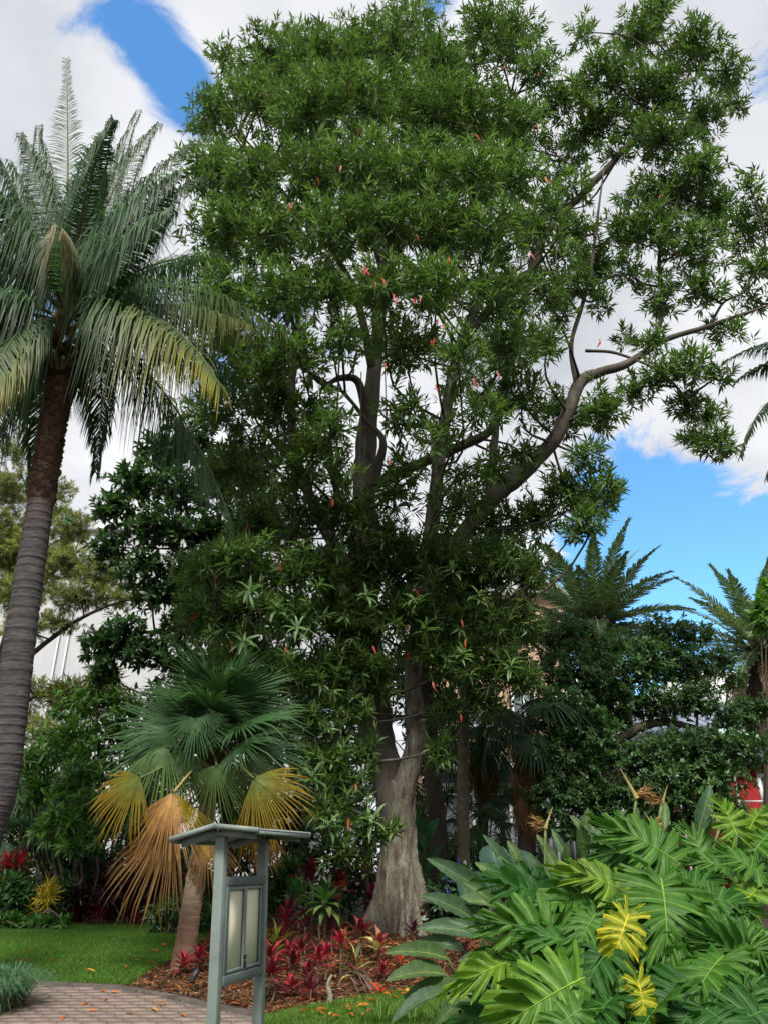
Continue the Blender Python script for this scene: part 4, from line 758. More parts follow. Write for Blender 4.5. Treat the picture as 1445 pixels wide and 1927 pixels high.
A = P(421, 1750, 6.0)[:2]; B = P(501, 1750, 6.72)[:2]; bdir = np.array([*(B - A), 0]); span = np.linalg.norm(bdir); bdir /= span; nd = np.array([bdir[1], -bdir[0], 0])   # nd: face towards the path
if nd[0] < 0: nd = -nd
zz = np.array([0, 0, 1.]); AX = (bdir, nd, zz)
topz = P(412, 1552, 6.0)[2]
nb = thing('noticeboard', 'sage green noticeboard with little gabled roof and empty cream panels', 'noticeboard', (A[0], A[1], gz(A[1])))
def nbox(name, c, h, m, parent=nb, ax=AX, bev=.004):
    mb = MB(); V, F = box(c, ax, h); mb.add(V, F); o = mb.build(name, M[m], nb); o.parent = parent
    if bev: q = o.modifiers.new('bevel', 'BEVEL'); q.width = bev; q.segments = 2
    return o
def at(s, n, z): return np.array([*A, 0]) + bdir * s + nd * n + zz * z
PW = .035
for s in (0, span):
    zb = gz(at(s, 0, 0)[1]) - .1; pst = nbox('post', at(s, 0, (topz - .075 + zb) / 2), (PW, PW, (topz - .075 - zb) / 2), 'paint')
zt = P(440, 1650, 6.1)[2]; zbm = P(425, 1858, 6.02)[2]
a0, a1 = PW + .002, span - PW - .002; mid = (a0 + a1) / 2; hw = (a1 - a0) / 2; zc = (zt + zbm) / 2; hz_ = (zt - zbm) / 2
case = nbox('case', at(mid, -.012, zc), (hw, .018, hz_), 'paint2')
for nm, c, h in [('frame_rail', at(mid, .026, zt - .03), (hw, .02, .03)), ('frame_rail', at(mid, .026, zbm + .03), (hw, .02, .03)), ('frame_stile', at(a0 + .02, .025, zc), (.02, .019, hz_ - .061)), ('frame_stile', at(a1 - .02, .025, zc), (.02, .019, hz_ - .061))]: nbox(nm, c, h, 'paint2')
dw = hw - .042
for sg in (-1, 1):
    c = mid + sg * dw / 2; pn = nbox('door', at(c, .012, zc), (dw / 2 - .001, .004, hz_ - .063), 'cream', bev=0)
    for q in (-1, 1):
        nbox('door_frame', at(c + q * (dw / 2 - .0095), .028, zc), (.008, .009, hz_ - .066), 'paint', pn); nbox('door_frame', at(c, .028, zc + q * (hz_ - .078)), (dw / 2 - .019, .008, .010), 'paint', pn)
nbox('lock', at(mid - .005, .047, zbm + .10), (.012, .006, .02), 'black', bev=.002); nbox('lock', at(mid - .004, .046, zbm + .145), (.014, .005, .014), 'black', bev=.002)
# roof: gable across the board, ridge along it
rw, drop, dropR, f0, f1 = .335, .075, .042, -.14, span + .16
def slope(sg, name, n0, n1, t, z0, s0, s1, m):
    V = []
    for s in (s0, s1):
        for n_ in (n0, n1):
            zr = topz + z0 - (drop if sg < 0 else dropR) * n_ / rw
            for dz in (-t, 0): V.append(at(s, sg * n_, zr + dz))
    mb = MB(); mb.add(np.array(V), np.array([[0, 2, 3, 1], [4, 5, 7, 6], [0, 1, 5, 4], [2, 6, 7, 3], [0, 4, 6, 2], [1, 3, 7, 5]])); return mb.build(name, M[m], nb)
for sg in (-1, 1):
    slope(sg, 'roof_panel', .002, rw, .012, 0, f0 + .012, f1 - .012, 'roofm')
    slope(sg, 'barge_board', .001, rw + .004, .034, .006, f0 - .012, f0 + .011, 'paint'); slope(sg, 'barge_board', .001, rw + .004, .034, .006, f1 - .011, f1 + .012, 'paint')
    slope(sg, 'eave_board', rw - .022, rw - .001, .026, -.0135, f0 + .013, f1 - .013, 'paint')
    slope(sg, 'rafter', .0455 if False else .003, rw - .05, .06, -.014, -PW - .030, -PW - .002, 'paint'); slope(sg, 'rafter', .003, rw - .05, .06, -.014, span + PW + .002, span + PW + .03, 'paint')
nbox('ridge_beam', at(span / 2, 0, topz - .045), (span / 2 - PW - .003, .02, .028), 'paint')
for k in (-.015, .015):
    mb = MB(); c = at(-PW - .031, k, topz - .045); V, F = tube(np.array([c, c - bdir * .006]), .006, 8); mb.add(V, F); mb.build('bolt', M['black'], nb)
nb.rotation_euler = (0, -R(2.0), 0)      # the board leans a little
# ================================================================== buildings and railing
M['white'] = noisemat('white_cladding', [(.3, (.50, .51, .53)), (.7, (.60, .61, .63))], .6, 6, .5, 0)
M['tanw'] = noisemat('tan_masonry', [(.3, (.30, .19, .12)), (.7, (.46, .31, .21))], 1.5, 8, .9, .3, bscale=8)
M['redw'] = noisemat('red_panel', [(.3, (.30, .018, .020)), (.7, (.38, .03, .03))], 1.2, 5, .45, 0)
M['blueroof'] = noisemat('blue_grey_roof', [(.3, (.17, .20, .27)), (.7, (.24, .28, .36))], .8, 5, .5, 0)
M['glassd'] = noisemat('window_glass', [(.3, (.10, .13, .15)), (.7, (.20, .24, .26))], .5, 3, .08, 0, spec=.8)
M['wpaint'] = noisemat('white_paint', [(.3, (.62, .63, .64)), (.7, (.74, .74, .74))], 3, 5, .5, 0)
M['green'] = noisemat('green_paint', [(.3, (.05, .17, .10)), (.7, (.08, .24, .15))], 3, 5, .5, 0)
M['pale'] = noisemat('pale_canvas', [(.3, (.42, .58, .57)), (.7, (.52, .68, .66))], 3, 5, .6, 0)
M['whitewall'] = noisemat('painted_wall', [(.3, (.58, .58, .58)), (.7, (.70, .70, .70))], .7, 6, .8, 0)
Yw = 34.0
x0, x1 = P(-420, 1300, Yw)[0], P(560, 1300, Yw)[0]; ztop = P(150, 1000, Yw)[2]
hall = thing('white_hall', 'large white ribbed metal hall behind the trees', 'building', ((x0 + x1) / 2, Yw, gz(Yw)))
mb = MB(); nx = int((x1 - x0) / .10); xs = np.linspace(x0, x1, nx); off = np.array([0, 0, .045, .045])[np.arange(nx) % 4]; V = np.concatenate([np.stack([xs, Yw - off, np.full(nx, gz(Yw) - .1)], -1), np.stack([xs, Yw - off, np.full(nx, ztop)], -1)])
i = np.arange(nx - 1); mb.add(V, np.stack([i, i + 1, i + 1 + nx, i + nx], -1)); mb.build('wall', M['white'], hall)
mb = MB(); V, F = box(((x0 + x1) / 2, Yw + 8.1, (ztop + gz(Yw)) / 2), XYZ, ((x1 - x0) / 2, 8, (ztop - gz(Yw)) / 2 - .01)); mb.add(V, F); mb.build('hall_body', M['white'], hall)
mb = MB(); V, F = box(((x0 + x1) / 2, Yw - .08, ztop + .08), XYZ, ((x1 - x0) / 2 + .1, .12, .12)); mb.add(V, F); mb.build('gutter', M['white'], hall)
for px in (102, 120):
    mb = MB(); c = P(px, 1250, Yw - .15); V, F = tube(np.array([[c[0], c[1], gz(Yw)], [c[0], c[1], ztop - .06]]), .04, 10); mb.add(V, F); mb.build('downpipe', M['white'], hall)
mb = MB(); c0 = P(126, 1040, 33.5); c1 = P(126, 968, 33.5); V, F = box((c0 + [c1[0], c1[1], c1[2]]) / 2, XYZ, (.22, .06, (c1[2] - c0[2]) / 2)); mb.add(V, F)
o = mb.build('green_panel', M['green'], hall)
def facade(o, Y, xa, xb, za, zb, m, wins, depth=6, frame='wpaint'):
    mb = MB(); V, F = box(((xa + xb) / 2, Y + depth / 2, (za + zb) / 2), XYZ, ((xb - xa) / 2, depth / 2, (zb - za) / 2)); mb.add(V, F); mb.build('wall', M[m], o)
    for (wx0, wx1, wz0, wz1) in wins:
        cx_, cz_ = (wx0 + wx1) / 2, (wz0 + wz1) / 2; mb = MB()
        for c, h in (((cx_, Y - .03, wz0), ((wx1 - wx0) / 2 + .05, .05, .05)), ((cx_, Y - .03, wz1), ((wx1 - wx0) / 2 + .05, .05, .05)), ((wx0, Y - .03, cz_), (.05, .048, (wz1 - wz0) / 2 - .051)), ((wx1, Y - .03, cz_), (.05, .048, (wz1 - wz0) / 2 - .051)), ((cx_, Y - .03, cz_), (.03, .04, (wz1 - wz0) / 2 - .051))):
            V, F = box(c, XYZ, h); mb.add(V, F)
        w = mb.build('window', M[frame], o)
        mb = MB(); V, F = box((cx_, Y - .012, cz_), XYZ, ((wx1 - wx0) / 2 - .04, .01, (wz1 - wz0) / 2 - .04)); mb.add(V, F); g = mb.build('pane', M['glassd'], o); g.parent = w
# red pavilion at right
Yr = 24.0
xa = P(1392, 1500, Yr)[0]; xb = xa + 7; zr = P(1420, 1440, Yr)[2]
red = thing('red_pavilion', 'red panelled pavilion with white framed windows beyond the big lobed leaves', 'building', ((xa + xb) / 2, Yr, gz(Yr)))
wx = P(1432, 1500, Yr)[0]
facade(red, Yr, xa, xb, gz(Yr) - .05, zr, 'redw', [(wx, wx + .75, P(1420, 1524, Yr)[2], P(1420, 1460, Yr)[2]), (wx + 1.3, wx + 2.3, P(1420, 1524, Yr)[2], P(1420, 1460, Yr)[2]), (wx, wx + .75, P(1420, 1580, Yr)[2], P(1420, 1534, Yr)[2])])
for py in (1508, 1541): # white rails across the front
    c = P(1420, py, Yr - .6); mb = MB(); V, F = tube(np.array([[xa - .3, Yr - .6, c[2]], [xb, Yr - .6, c[2]]]), .025, 8); mb.add(V, F); mb.build('handrail', M['wpaint'], red)
mb = MB(); V, F = box(((xa + xb) / 2, Yr + .5, zr + .25), XYZ, ((xb - xa) / 2 + .2, .9, .24)); mb.add(V, F); mb.build('fascia', M['glassd'], red)
# blue roofed hall behind it
Yb = 30.0; xc = P(1185, 1380, Yb)[0]; xd = xc + 16; ze = P(1300, 1384, Yb)[2]; zr2 = P(1300, 1325, Yb)[2]
bh = thing('blue_roofed_hall', 'long low hall with blue grey roof and white upper wall', 'building', ((xc + xd) / 2, Yb, gz(Yb)))
wz0, wz1 = P(1300, 1450, Yb)[2], P(1300, 1405, Yb)[2]
facade(bh, Yb, xc, xd, gz(Yb) - .05, ze, 'whitewall', [(xc + 1 + 2.2 * k, xc + 2.4 + 2.2 * k, wz0, wz1) for k in range(6)], 5)
V = np.array([[xc - .5, Yb - .7, ze], [xd, Yb - .7, ze], [xd, Yb + 4, zr2 + .5], [xc - .5, Yb + 4, zr2 + .5]]); V = np.concatenate([V, V + [0, 0, .15]])
mb = MB(); mb.add(V, np.array([[3, 2, 1, 0], [4, 5, 6, 7], [0, 1, 5, 4], [1, 2, 6, 5], [2, 3, 7, 6], [3, 0, 4, 7]])); rf = mb.build('roof', M['blueroof'], bh)
for k in range(34):
    x_ = xc + k * .45; a_ = np.array([x_, Yb - .7, ze + .17]); b_ = np.array([x_, Yb + 4, zr2 + .67]); mb = MB(); V, F = tube(np.array([a_, b_]), .03, 4); mb.add(V, F); q = mb.build('roof_rib', M['blueroof'], bh); q.parent = rf
mb = MB(); V, F = box(((xc + xd) / 2, Yb - .78, ze + .02), XYZ, ((xd - xc) / 2 + .5, .07, .13)); mb.add(V, F); mb.build('gutter', M['blueroof'], bh)
xu = P(1310, 1320, Yb + 4)[0]; mb = MB(); V, F = box((xu + 1.3, Yb + 7, (zr2 + P(1340, 1270, Yb + 4)[2]) / 2), XYZ, (1.6, 2.8, (P(1340, 1270, Yb + 4)[2] - zr2) / 2 + .2)); mb.add(V, F); mb.build('upper_wall', M['whitewall'], bh)
# tan masonry building behind the great tree
Yt = 38.0; xe, xf = P(770, 1300, Yt)[0], P(1075, 1300, Yt)[0]; zt2 = P(950, 1120, Yt)[2]
tn = thing('tan_building', 'tan masonry building with pale gable roof glimpsed behind the great tree', 'building', ((xe + xf) / 2, Yt, gz(Yt)))
zz0 = gz(Yt); facade(tn, Yt, xe, xf, zz0 - .05, zt2, 'tanw', [(xe + .8 + 2.1 * k, xe + 1.9 + 2.1 * k, zz0 + 1 + 3 * j, zz0 + 2.6 + 3 * j) for k in range(4) for j in range(3)], 8)
xm = (xe + xf) / 2; V = np.array([[xe - .5, Yt - .5, zt2], [xf + .5, Yt - .5, zt2], [xm, Yt - .5, zt2 + 1.9], [xe - .5, Yt + 8.5, zt2], [xf + .5, Yt + 8.5, zt2], [xm, Yt + 8.5, zt2 + 1.9]])
mb = MB(); mb.add(V, (np.array([[0, 1, 2], [4, 3, 5]]), np.array([[0, 2, 5, 3], [1, 4, 5, 2], [0, 3, 4, 1]]))); mb.build('roof', M['whitewall'], tn)
# low white building and its railing behind the trunks
Yl = 29.0; xg, xh = P(820, 1500, Yl)[0], P(1180, 1500, Yl)[0]; zl = P(1000, 1455, Yl)[2]
lw = thing('low_white_building', 'low white building with dark glazed front behind the railing', 'building', ((xg + xh) / 2, Yl, gz(Yl)))
facade(lw, Yl, xg, xh, gz(Yl) - .05, zl, 'glassd', [(xg + .3 + 1.3 * k, xg + 1.3 + 1.3 * k, gz(Yl) + .5, zl - .4) for k in range(5)], 4)
mb = MB(); V, F = box(((xg + xh) / 2, Yl + 1.8, zl + .12), XYZ, ((xh - xg) / 2 + .3, 2.6, .12)); mb.add(V, F); mb.build('roof_slab', M['whitewall'], lw)
Yq = 21.0; ra = thing('railing', 'white metal railing running behind the fan palms', 'railing', (P(1000, 1540, Yq)[0], Yq, gz(Yq)))
for py in (1495, 1536, 1578):
    c = P(1000, py, Yq)[2]; mb = MB(); V, F = tube(np.array([[P(800, py, Yq)[0], Yq, c], [P(1290, py, Yq)[0], Yq, c]]), .022, 8); mb.add(V, F); mb.build('rail', M['wpaint'], ra)
for k in range(9):
    x_ = P(805 + 60 * k, 1540, Yq)[0]; mb = MB(); V, F = tube(np.array([[x_, Yq, gz(Yq) - .05], [x_, Yq, P(1000, 1493, Yq)[2]]]), .026, 8); mb.add(V, F); mb.build('post', M['wpaint'], ra)
# ================================================================== big lobed-leaf plant at right
def philo_mesh(seed, N=7, ca=(.043, .130, .014), vein=(.14, .26, .05)):
    """one blade cut into broad wavy lobes by narrow sinuses, a folded vein along every lobe"""
    rg = np.random.default_rng(seed); mb = MB(); ca = np.array(ca); vein = np.array(vein); per = 13; AC = np.array([0, .22, .42, .6, .78, .9, 1.0])
    def surf(x, y, e): return -.26 * x * np.abs(x) * (x > 0) - .34 * y * y + .10 * np.abs(y) + e
    for sg in (-1, 1):
        rows, cols, tint = [], [], []
        for i in range(N + 1):
            s0 = i / N; l = (.34 + .30 * math.sin(math.pi * min(1, .25 + .66 * s0))) * rg.uniform(.88, 1.1); tip = i == N
            an0 = 146 - 134 * s0 ** .8 + rg.normal(0, 3); bend = rg.normal(.05, .05); tilt = rg.normal(0, .05); ph = rg.uniform(0, 6.28); cut = rg.uniform(.36, .50)
            for k in range(per):
                v = -1 + 2 * k / (per - 1); an = R(an0 - v * (8.5 if not tip else 7)); x0 = max(0, min(.93, .93 * (s0 + v * .5 / N) - .01))
                env = 1 - .30 * abs(v) ** 1.6
                if k in (0, per - 1): env = cut if s0 > .05 or v > 0 else .75
                elif k in (3, per - 4): env *= rg.uniform(.66, .82)
                elif k in (2, 4, per - 3, per - 5): env *= rg.uniform(1.0, 1.12)
                env *= rg.uniform(.95, 1.05); r = l * env * AC
                x = x0 + np.cos(an) * r + bend * (r / l) ** 2 * .5; y = np.sin(an) * r
                z = surf(x, y, .055 * abs(v) * AC ** .8 + tilt * v * AC + .042 * np.sin(ph + k * 1.4) * AC ** 2)
                rows.append(np.stack([x, sg * y, z], -1)); vn = 1.0 if k == per // 2 else (.12 if k in (per // 2 - 1, per // 2 + 1) else 0)
                c = ca * rg.uniform(.94, 1.06) * (1 - .12 * abs(v)); tint.append(c[None] * (1 - vn * .7) + vein * .7 * vn + np.zeros((len(AC), 1)))
        V = np.concatenate(rows); K = np.concatenate(tint); m = len(AC); n = len(rows); i, j = np.meshgrid(np.arange(n - 1), np.arange(m - 1), indexing='ij')
        mb.add(V, np.stack([i * m + j, i * m + j + 1, (i + 1) * m + j + 1, (i + 1) * m + j], -1).reshape(-1, 4), K)
    xs = np.linspace(-.02, .97, 12); w = np.linspace(.013, .003, 12); c = np.stack([xs, 0 * xs, surf(xs, 0 * xs, .008)], -1)
    V = np.concatenate([c - np.stack([0 * w, w, 0 * w], -1), c + [0, 0, .008], c + np.stack([0 * w, w, 0 * w], -1)]); k = np.arange(11)
    mb.add(V, np.concatenate([np.stack([k, k + 12, k + 13, k + 1], -1), np.stack([k + 12, k + 24, k + 25, k + 13], -1)]), vein * 1.2)
    return mb.mesh('lobed_leaf', M['thick'], smooth=True)
PM = [philo_mesh(s, 6 + s % 3) for s in range(7)]
pc = base_at(1290, 6.6); ph = thing('lobed_leaf_plant', 'huge clump of glossy deeply lobed bright green leaves', 'plant', pc)
def lobed(b, t, Yb_, Yt_, tint, wk=1.0, fac=(-.1, -.8, .75), lab=None):
    B_ = P(b[0], b[1], Yb_); T_ = P(t[0], t[1], Yt_); x = T_ - B_; L = np.linalg.norm(x); x = x / L; z = np.asarray(fac, float) + rng.normal(0, .25, 3); z = nrm(z - x * np.dot(x, z)); y = cross(z, x)
    o = inst('leaf', PM[rng.integers(7)], x, y, z, B_, ph, (L, L * wk, L), color=tint)
    if lab: o['label'] = lab
    root = pc + np.array([(B_ - pc)[0] * .45, (B_ - pc)[1] * .45, .05]); m = root * .45 + B_ * .55 + np.array([0, 0, .12])
    mb = MB(); V, F = tube(spline([root, m, B_], 9), np.linspace(.02, .010, 9), 6); mb.add(V, F, (.09, .16, .05)); child_world('petiole', mb, M['col'], o)
GRN, MID, DRK, YG, YEL = (1.15, 1.1, 1), (.8, .9, .95), (.5, .68, .8), (2.1, 1.5, .9), (5.5, 2.2, .9)
LV = [((1102, 1838), (955, 1905), 5.2, 5.0, (1.6, 1.35, .9), .75), ((1243, 1655), (1262, 1748), 5.6, 5.25, GRN, 1.25), ((1182, 1722), (1150, 1800), 5.3, 5.15, YEL, .75), ((1200, 1846), (1222, 1935), 5.0, 4.9, YEL, .7), ((1272, 1808), (1195, 1745), 5.4, 5.3, MID, 1.0), ((1311, 1862), (1270, 1945), 5.1, 4.8, DRK, 1.35), ((1185, 1685), (1092, 1625), 5.8, 5.7, (2.2, 1.45, 1.1), .8),
      ((1065, 1752), (945, 1728), 5.6, 5.5, GRN, .8), ((995, 1802), (882, 1818), 5.6, 5.5, YG, .75), ((1277, 1625), (1168, 1545), 6.2, 6.2, GRN, .85), ((1385, 1570), (1360, 1505), 6.0, 6.1, (1.9, 1.4, .7), .9), ((1430, 1645), (1375, 1600), 5.8, 5.8, GRN, 1.1), ((1439, 1760), (1345, 1705), 5.5, 5.4, GRN, .9), ((1450, 1830), (1352, 1768), 5.3, 5.2, MID, .9), ((1340, 1640), (1300, 1560), 6.2, 6.3, GRN, .9), 
      ((1130, 1660), (1050, 1690), 5.9, 5.7, GRN, .9), ((1100, 1790), (1010, 1740), 5.4, 5.4, MID, .9), ((1160, 1770), (1090, 1840), 5.3, 5.1, DRK, .9), ((1340, 1720), (1290, 1790), 5.5, 5.2, MID, 1.1), ((1400, 1700), (1440, 1640), 5.7, 5.8, YG, .8), ((1420, 1600), (1460, 1540), 6, 6.1, GRN, .9), ((1400, 1860), (1440, 1930), 4.9, 4.7, MID, 1.1), ((1360, 1800), (1300, 1850), 5.2, 5.0, GRN, 1.0), ((1150, 1880), (1080, 1935), 5.0, 4.9, DRK, 1.0), ((1260, 1880), (1180, 1920), 5.0, 4.8, MID, 1.0),
      ((1310, 1690), (1400, 1690), 5.6, 5.5, MID, .9), ((1240, 1740), (1180, 1700), 5.6, 5.5, MID, .9), ((1080, 1700), (1000, 1690), 5.8, 5.7, GRN, .7), ((1120, 1720), (1090, 1760), 5.5, 5.3, GRN, .9), ((1440, 1900), (1350, 1935), 4.8, 4.7, DRK, 1.0), ((1390, 1760), (1450, 1800), 5.3, 5.2, GRN, 1.0), ((1265, 1690), (1330, 1640), 5.8, 5.8, MID, .9), ((1380, 1640), (1320, 1610), 6.1, 6.1, GRN, .9), ((1040, 1850), (980, 1800), 5.3, 5.3, GRN, .8), ((1090, 1900), (1020, 1945), 4.9, 4.8, GRN, .8), ((1410, 1560), (1430, 1510), 6.2, 6.3, YG, .8), ((1330, 1900), (1400, 1945), 4.8, 4.6, DRK, 1.1), ((1130, 1830), (1200, 1880), 5.2, 5.0, GRN, .9)]
for b, t, yb, yt, tint, wk in LV: lobed(b, (b[0] + 1.02 * (t[0] - b[0]), b[1] + 1.02 * (t[1] - b[1])), yb, yt, tint, wk * .92, lab='yellow fading lobed leaf' if tint == YEL else None)
for k in range(44):
    px = rng.uniform(980, 1450); top = 1560 + max(0, (1230 - px)) * .55; py = rng.uniform(top + 20, 1930); Yk = 5.3 + (1900 - py) / 400 * 1.1 + rng.uniform(.15, .7)
    a = rng.uniform(2.2, 5.2); l = rng.uniform(70, 115); lobed((px, py), (px + math.cos(a) * l, py - math.sin(a) * l * .7), Yk, Yk + rng.uniform(-.35, .1), (MID, DRK, GRN, DRK)[rng.integers(4)], rng.uniform(.8, 1.1), (rng.normal(-.1, .5), -.6, rng.uniform(.2, 1)))
# ================================================================== paddle-leaf plant (bird of paradise)
def paddle_mesh(seed, n=26):
    rg = np.random.default_rng(seed); mb = MB(); u = np.linspace(0, 1, n); w = .165 * np.clip(np.sin(math.pi * u ** .8), 0, 1) ** .62 * (1 - .12 * u); w[0] = .01; w[-1] = 0
    z = .06 * np.sin(u * 3) - .14 * u ** 2; rows = []
    for s, lift in ((-1, .10), (-.5, .045), (0, 0), (.5, .045), (1, .10)):
        rows.append(np.stack([u, w * s + .004 * np.sin(u * 40 + seed), z + lift * (w / .165) * .85 + .006 * np.sin(u * 60 + seed) * abs(s)], -1))
    V = np.concatenate(rows); k = np.arange(n - 1); F = np.concatenate([np.stack([k + r * n, k + r * n + n, k + r * n + n + 1, k + r * n + 1], -1) for r in range(4)])
    st = 1 + .09 * (np.arange(n) % 2) - .045; K = np.concatenate([np.array([[.060, .115, .062]]) * (st * (.92 if abs(r - 2) == 2 else 1))[:, None] for r in range(5)]); mb.add(V, F, K)
    m = rows[2] + [0, 0, .004]; wv = (.007 * (1 - u * .85))[:, None] * np.array([0, 1, 0]); mb.add(np.concatenate([m - wv, m + wv]), np.stack([k, k + n, k + n + 1, k + 1], -1), (.27, .29, .10))
    return mb.mesh('paddle_leaf', M['thick'], smooth=True)
SM = [paddle_mesh(s) for s in range(4)]
sc_ = base_at(985, 7.6); st = thing('bird_of_paradise_plant', 'clump of grey green paddle leaves with withered beak shaped flowers', 'plant', sc_)
def paddle(t, b, Y, tint=(1, 1, 1), wk=1.0, lab=None, dY_=0, fac=(-.15, -.8, .6)):
    T_ = P(t[0], t[1], Y + dY_); B_ = P(b[0], b[1], Y); x = T_ - B_; L = np.linalg.norm(x) * 1.05; x = nrm(x); z = np.asarray(fac, float) + rng.normal(0, .15, 3); z = nrm(z - x * np.dot(x, z)); y = cross(z, x)
    o = inst('leaf', SM[rng.integers(4)], x, y, z, B_, st, (L, L * wk, L), color=np.array(tint) * np.array([1.1, 1.08, .9]) * rng.uniform(.88, 1.12))
    if lab: o['label'] = lab
    root = sc_ + np.array([(B_ - sc_)[0] * .35, (B_ - sc_)[1] * .4, .02]); m = root * .4 + B_ * .6 + np.array([0, 0, -.03])
    mb = MB(); V, F = tube(spline([root, m, B_], 9), np.linspace(.022, .011, 9), 6); mb.add(V, F, np.array([.10, .12, .05]) * np.array(tint)); child_world('petiole', mb, M['col'], o)
S_ = [((815, 1616), (918, 1688), 7.2), ((896, 1621), (955, 1672), 7.4), ((917, 1574), (962, 1655), 7.6), ((803, 1681), (898, 1736), 7.0), ((855, 1692), (938, 1704), 7.1), ((792, 1740), (900, 1760), 6.9), ((789, 1764), (872, 1788), 6.8), ((737, 1784), (842, 1804), 6.7), ((737, 1832), (838, 1834), 6.6), ((830, 1856), (926, 1830), 6.5), ((740, 1910), (842, 1866), 6.3), ((815, 1924), (906, 1858), 6.1),
      ((958, 1584), (992, 1660), 7.7), ((1013, 1572), (1054, 1655), 7.5), ((1038, 1560), (1068, 1618), 7.8), ((1104, 1527), (1094, 1615), 7.7), ((1079, 1536), (1118, 1605), 7.8), ((1094, 1544), (1144, 1606), 7.5), ((1172, 1524), (1138, 1590), 7.7), ((1251, 1508), (1250, 1560), 7.7), ((1336, 1480), (1312, 1566), 7.5), ((1198, 1522), (1200, 1560), 7.9), ((1222, 1520), (1205, 1570), 7.7), ((1180, 1535), (1178, 1610), 7.5), ((1065, 1590), (1070, 1660), 7.3), ((1340, 1535), (1330, 1580), 7.6), ((975, 1625), (1010, 1690), 7.2), ((1000, 1610), (1030, 1680), 7.4),
      ((880, 1660), (950, 1720), 6.9), ((900, 1720), (960, 1760), 6.8), ((850, 1730), (930, 1770), 6.7), ((870, 1800), (940, 1810), 6.5), ((930, 1660), (980, 1720), 7.0), ((800, 1870), (890, 1850), 6.3), ((870, 1925), (930, 1870), 6.1), ((760, 1870), (850, 1850), 6.5), ((900, 1880), (960, 1840), 6.2), ((930, 1690), (975, 1750), 6.9), ((1020, 1640), (1040, 1700), 7.0)]
for t, b, Y in S_: paddle(t, b, Y, (.9, .95, 1) if rng.random() < .5 else (1.25, 1.2, .95), .95 + rng.uniform(-.12, .15), dY_=rng.uniform(-.25, .1))
for t, b, Y, c, lb_ in [((934, 1646), (970, 1712), 6.9, (5.5, 1.1, .5), 'orange brown dying leaf'), ((905, 1712), (935, 1772), 6.7, (2.6, .6, .45), 'reddish brown dying leaf'), ((978, 1634), (985, 1706), 7.0, (3.6, 2.2, .5), 'narrow yellow leaf'), ((930, 1830), (945, 1895), 6.1, (2.2, .5, .7), 'purple red dying leaf'), ((915, 1900), (940, 1850), 6.1, (3.2, .9, .4), 'rusty dying leaf'), ((870, 1935), (895, 1895), 6.0, (5, 2.6, .3), 'yellow dead leaf'), ((945, 1870), (975, 1800), 6.2, (2.6, .6, .6), 'dark red drooping leaf'), ((905, 1765), (945, 1800), 6.5, (1.8, .5, .5), 'maroon dying leaf')]:
    paddle(t, b, Y, c, .42, lb_)
def spent_flower(px, py, Y, sx, s=1.0):
    c = P(px, py, Y); mb = MB(); tip = c + np.array([-.10 * sx, 0, .20]) * s; V, F = tube(spline([c + [0, 0, -.02], c + np.array([-.03 * sx, 0, .05]) * s, tip], 9), np.linspace(.024, .002, 9) * s, 7); mb.add(V, F, (.34, .27, .09)); fl = mb.build('flower', M['col'], st, smooth=True); fl['label'] = 'withered beak shaped flower head'
    mb = MB(); root = sc_ + [(c - sc_)[0] * .5, 0, 0]; V, F = tube(spline([root, root * .3 + c * .7 + [0, 0, -.05], c], 10), .012, 6); mb.add(V, F, (.16, .20, .07)); q = mb.build('flower_stalk', M['col'], st, smooth=True); q.parent = fl
    n = 46; a = rng.uniform(-.6, 1.1, n); pos = np.tile(c + np.array([.02 * sx, 0, .02]), (n, 1)) + rng.normal(0, .018, (n, 3)); d = np.stack([np.cos(a) * sx, rng.normal(0, .4, n), np.sin(a) - .3], -1)
    mb = MB(); leaves(mb, pos, d, rng.normal(0, 1, (n, 3)), rng.uniform(.06, .17, n) * s, .012, lerp((.20, .10, .04), (.50, .32, .14), rng.random(n)), LANCE); q = mb.build('petals', M['dry'], st); q.parent = fl
spent_flower(1197, 1498, 7.4, 1, 1.15); spent_flower(1245, 1508, 7.4, -1, .7); spent_flower(1025, 1555, 7.4, -1, .8); spent_flower(1228, 1555, 7.3, 1, .6); spent_flower(1355, 1552, 7.2, 1, .7)
# ================================================================== bed plants
lb = MB(); leaves(lb, np.zeros((1, 3)), np.array([[1., 0, 0]]), np.array([[0, 0, 1.]]), 1, .26, np.ones(3), LONGL); cleaf = lb.mesh('leaf', M['thick'])
lb = MB(); leaves(lb, np.zeros((1, 3)), np.array([[1., 0, 0]]), np.array([[0, 0, 1.]]), 1, .10, np.ones(3), LONGL); nleaf = lb.mesh('leaf', M['thick'])
lb = MB(); leaves(lb, np.zeros((1, 3)), np.array([[1., 0, 0]]), np.array([[0, 0, 1.]]), 1, .36, np.ones(3), LONGL); wleaf = lb.mesh('leaf', M['thick'])
PINK, REDc, MAR, DMAR, VAR, GRc, DG, YGc, CRM = (.34, .025, .055), (.25, .022, .03), (.16, .016, .03), (.075, .014, .022), (.30, .05, .055), (.055, .13, .03), (.024, .065, .022), (.30, .33, .04), (.45, .42, .16)
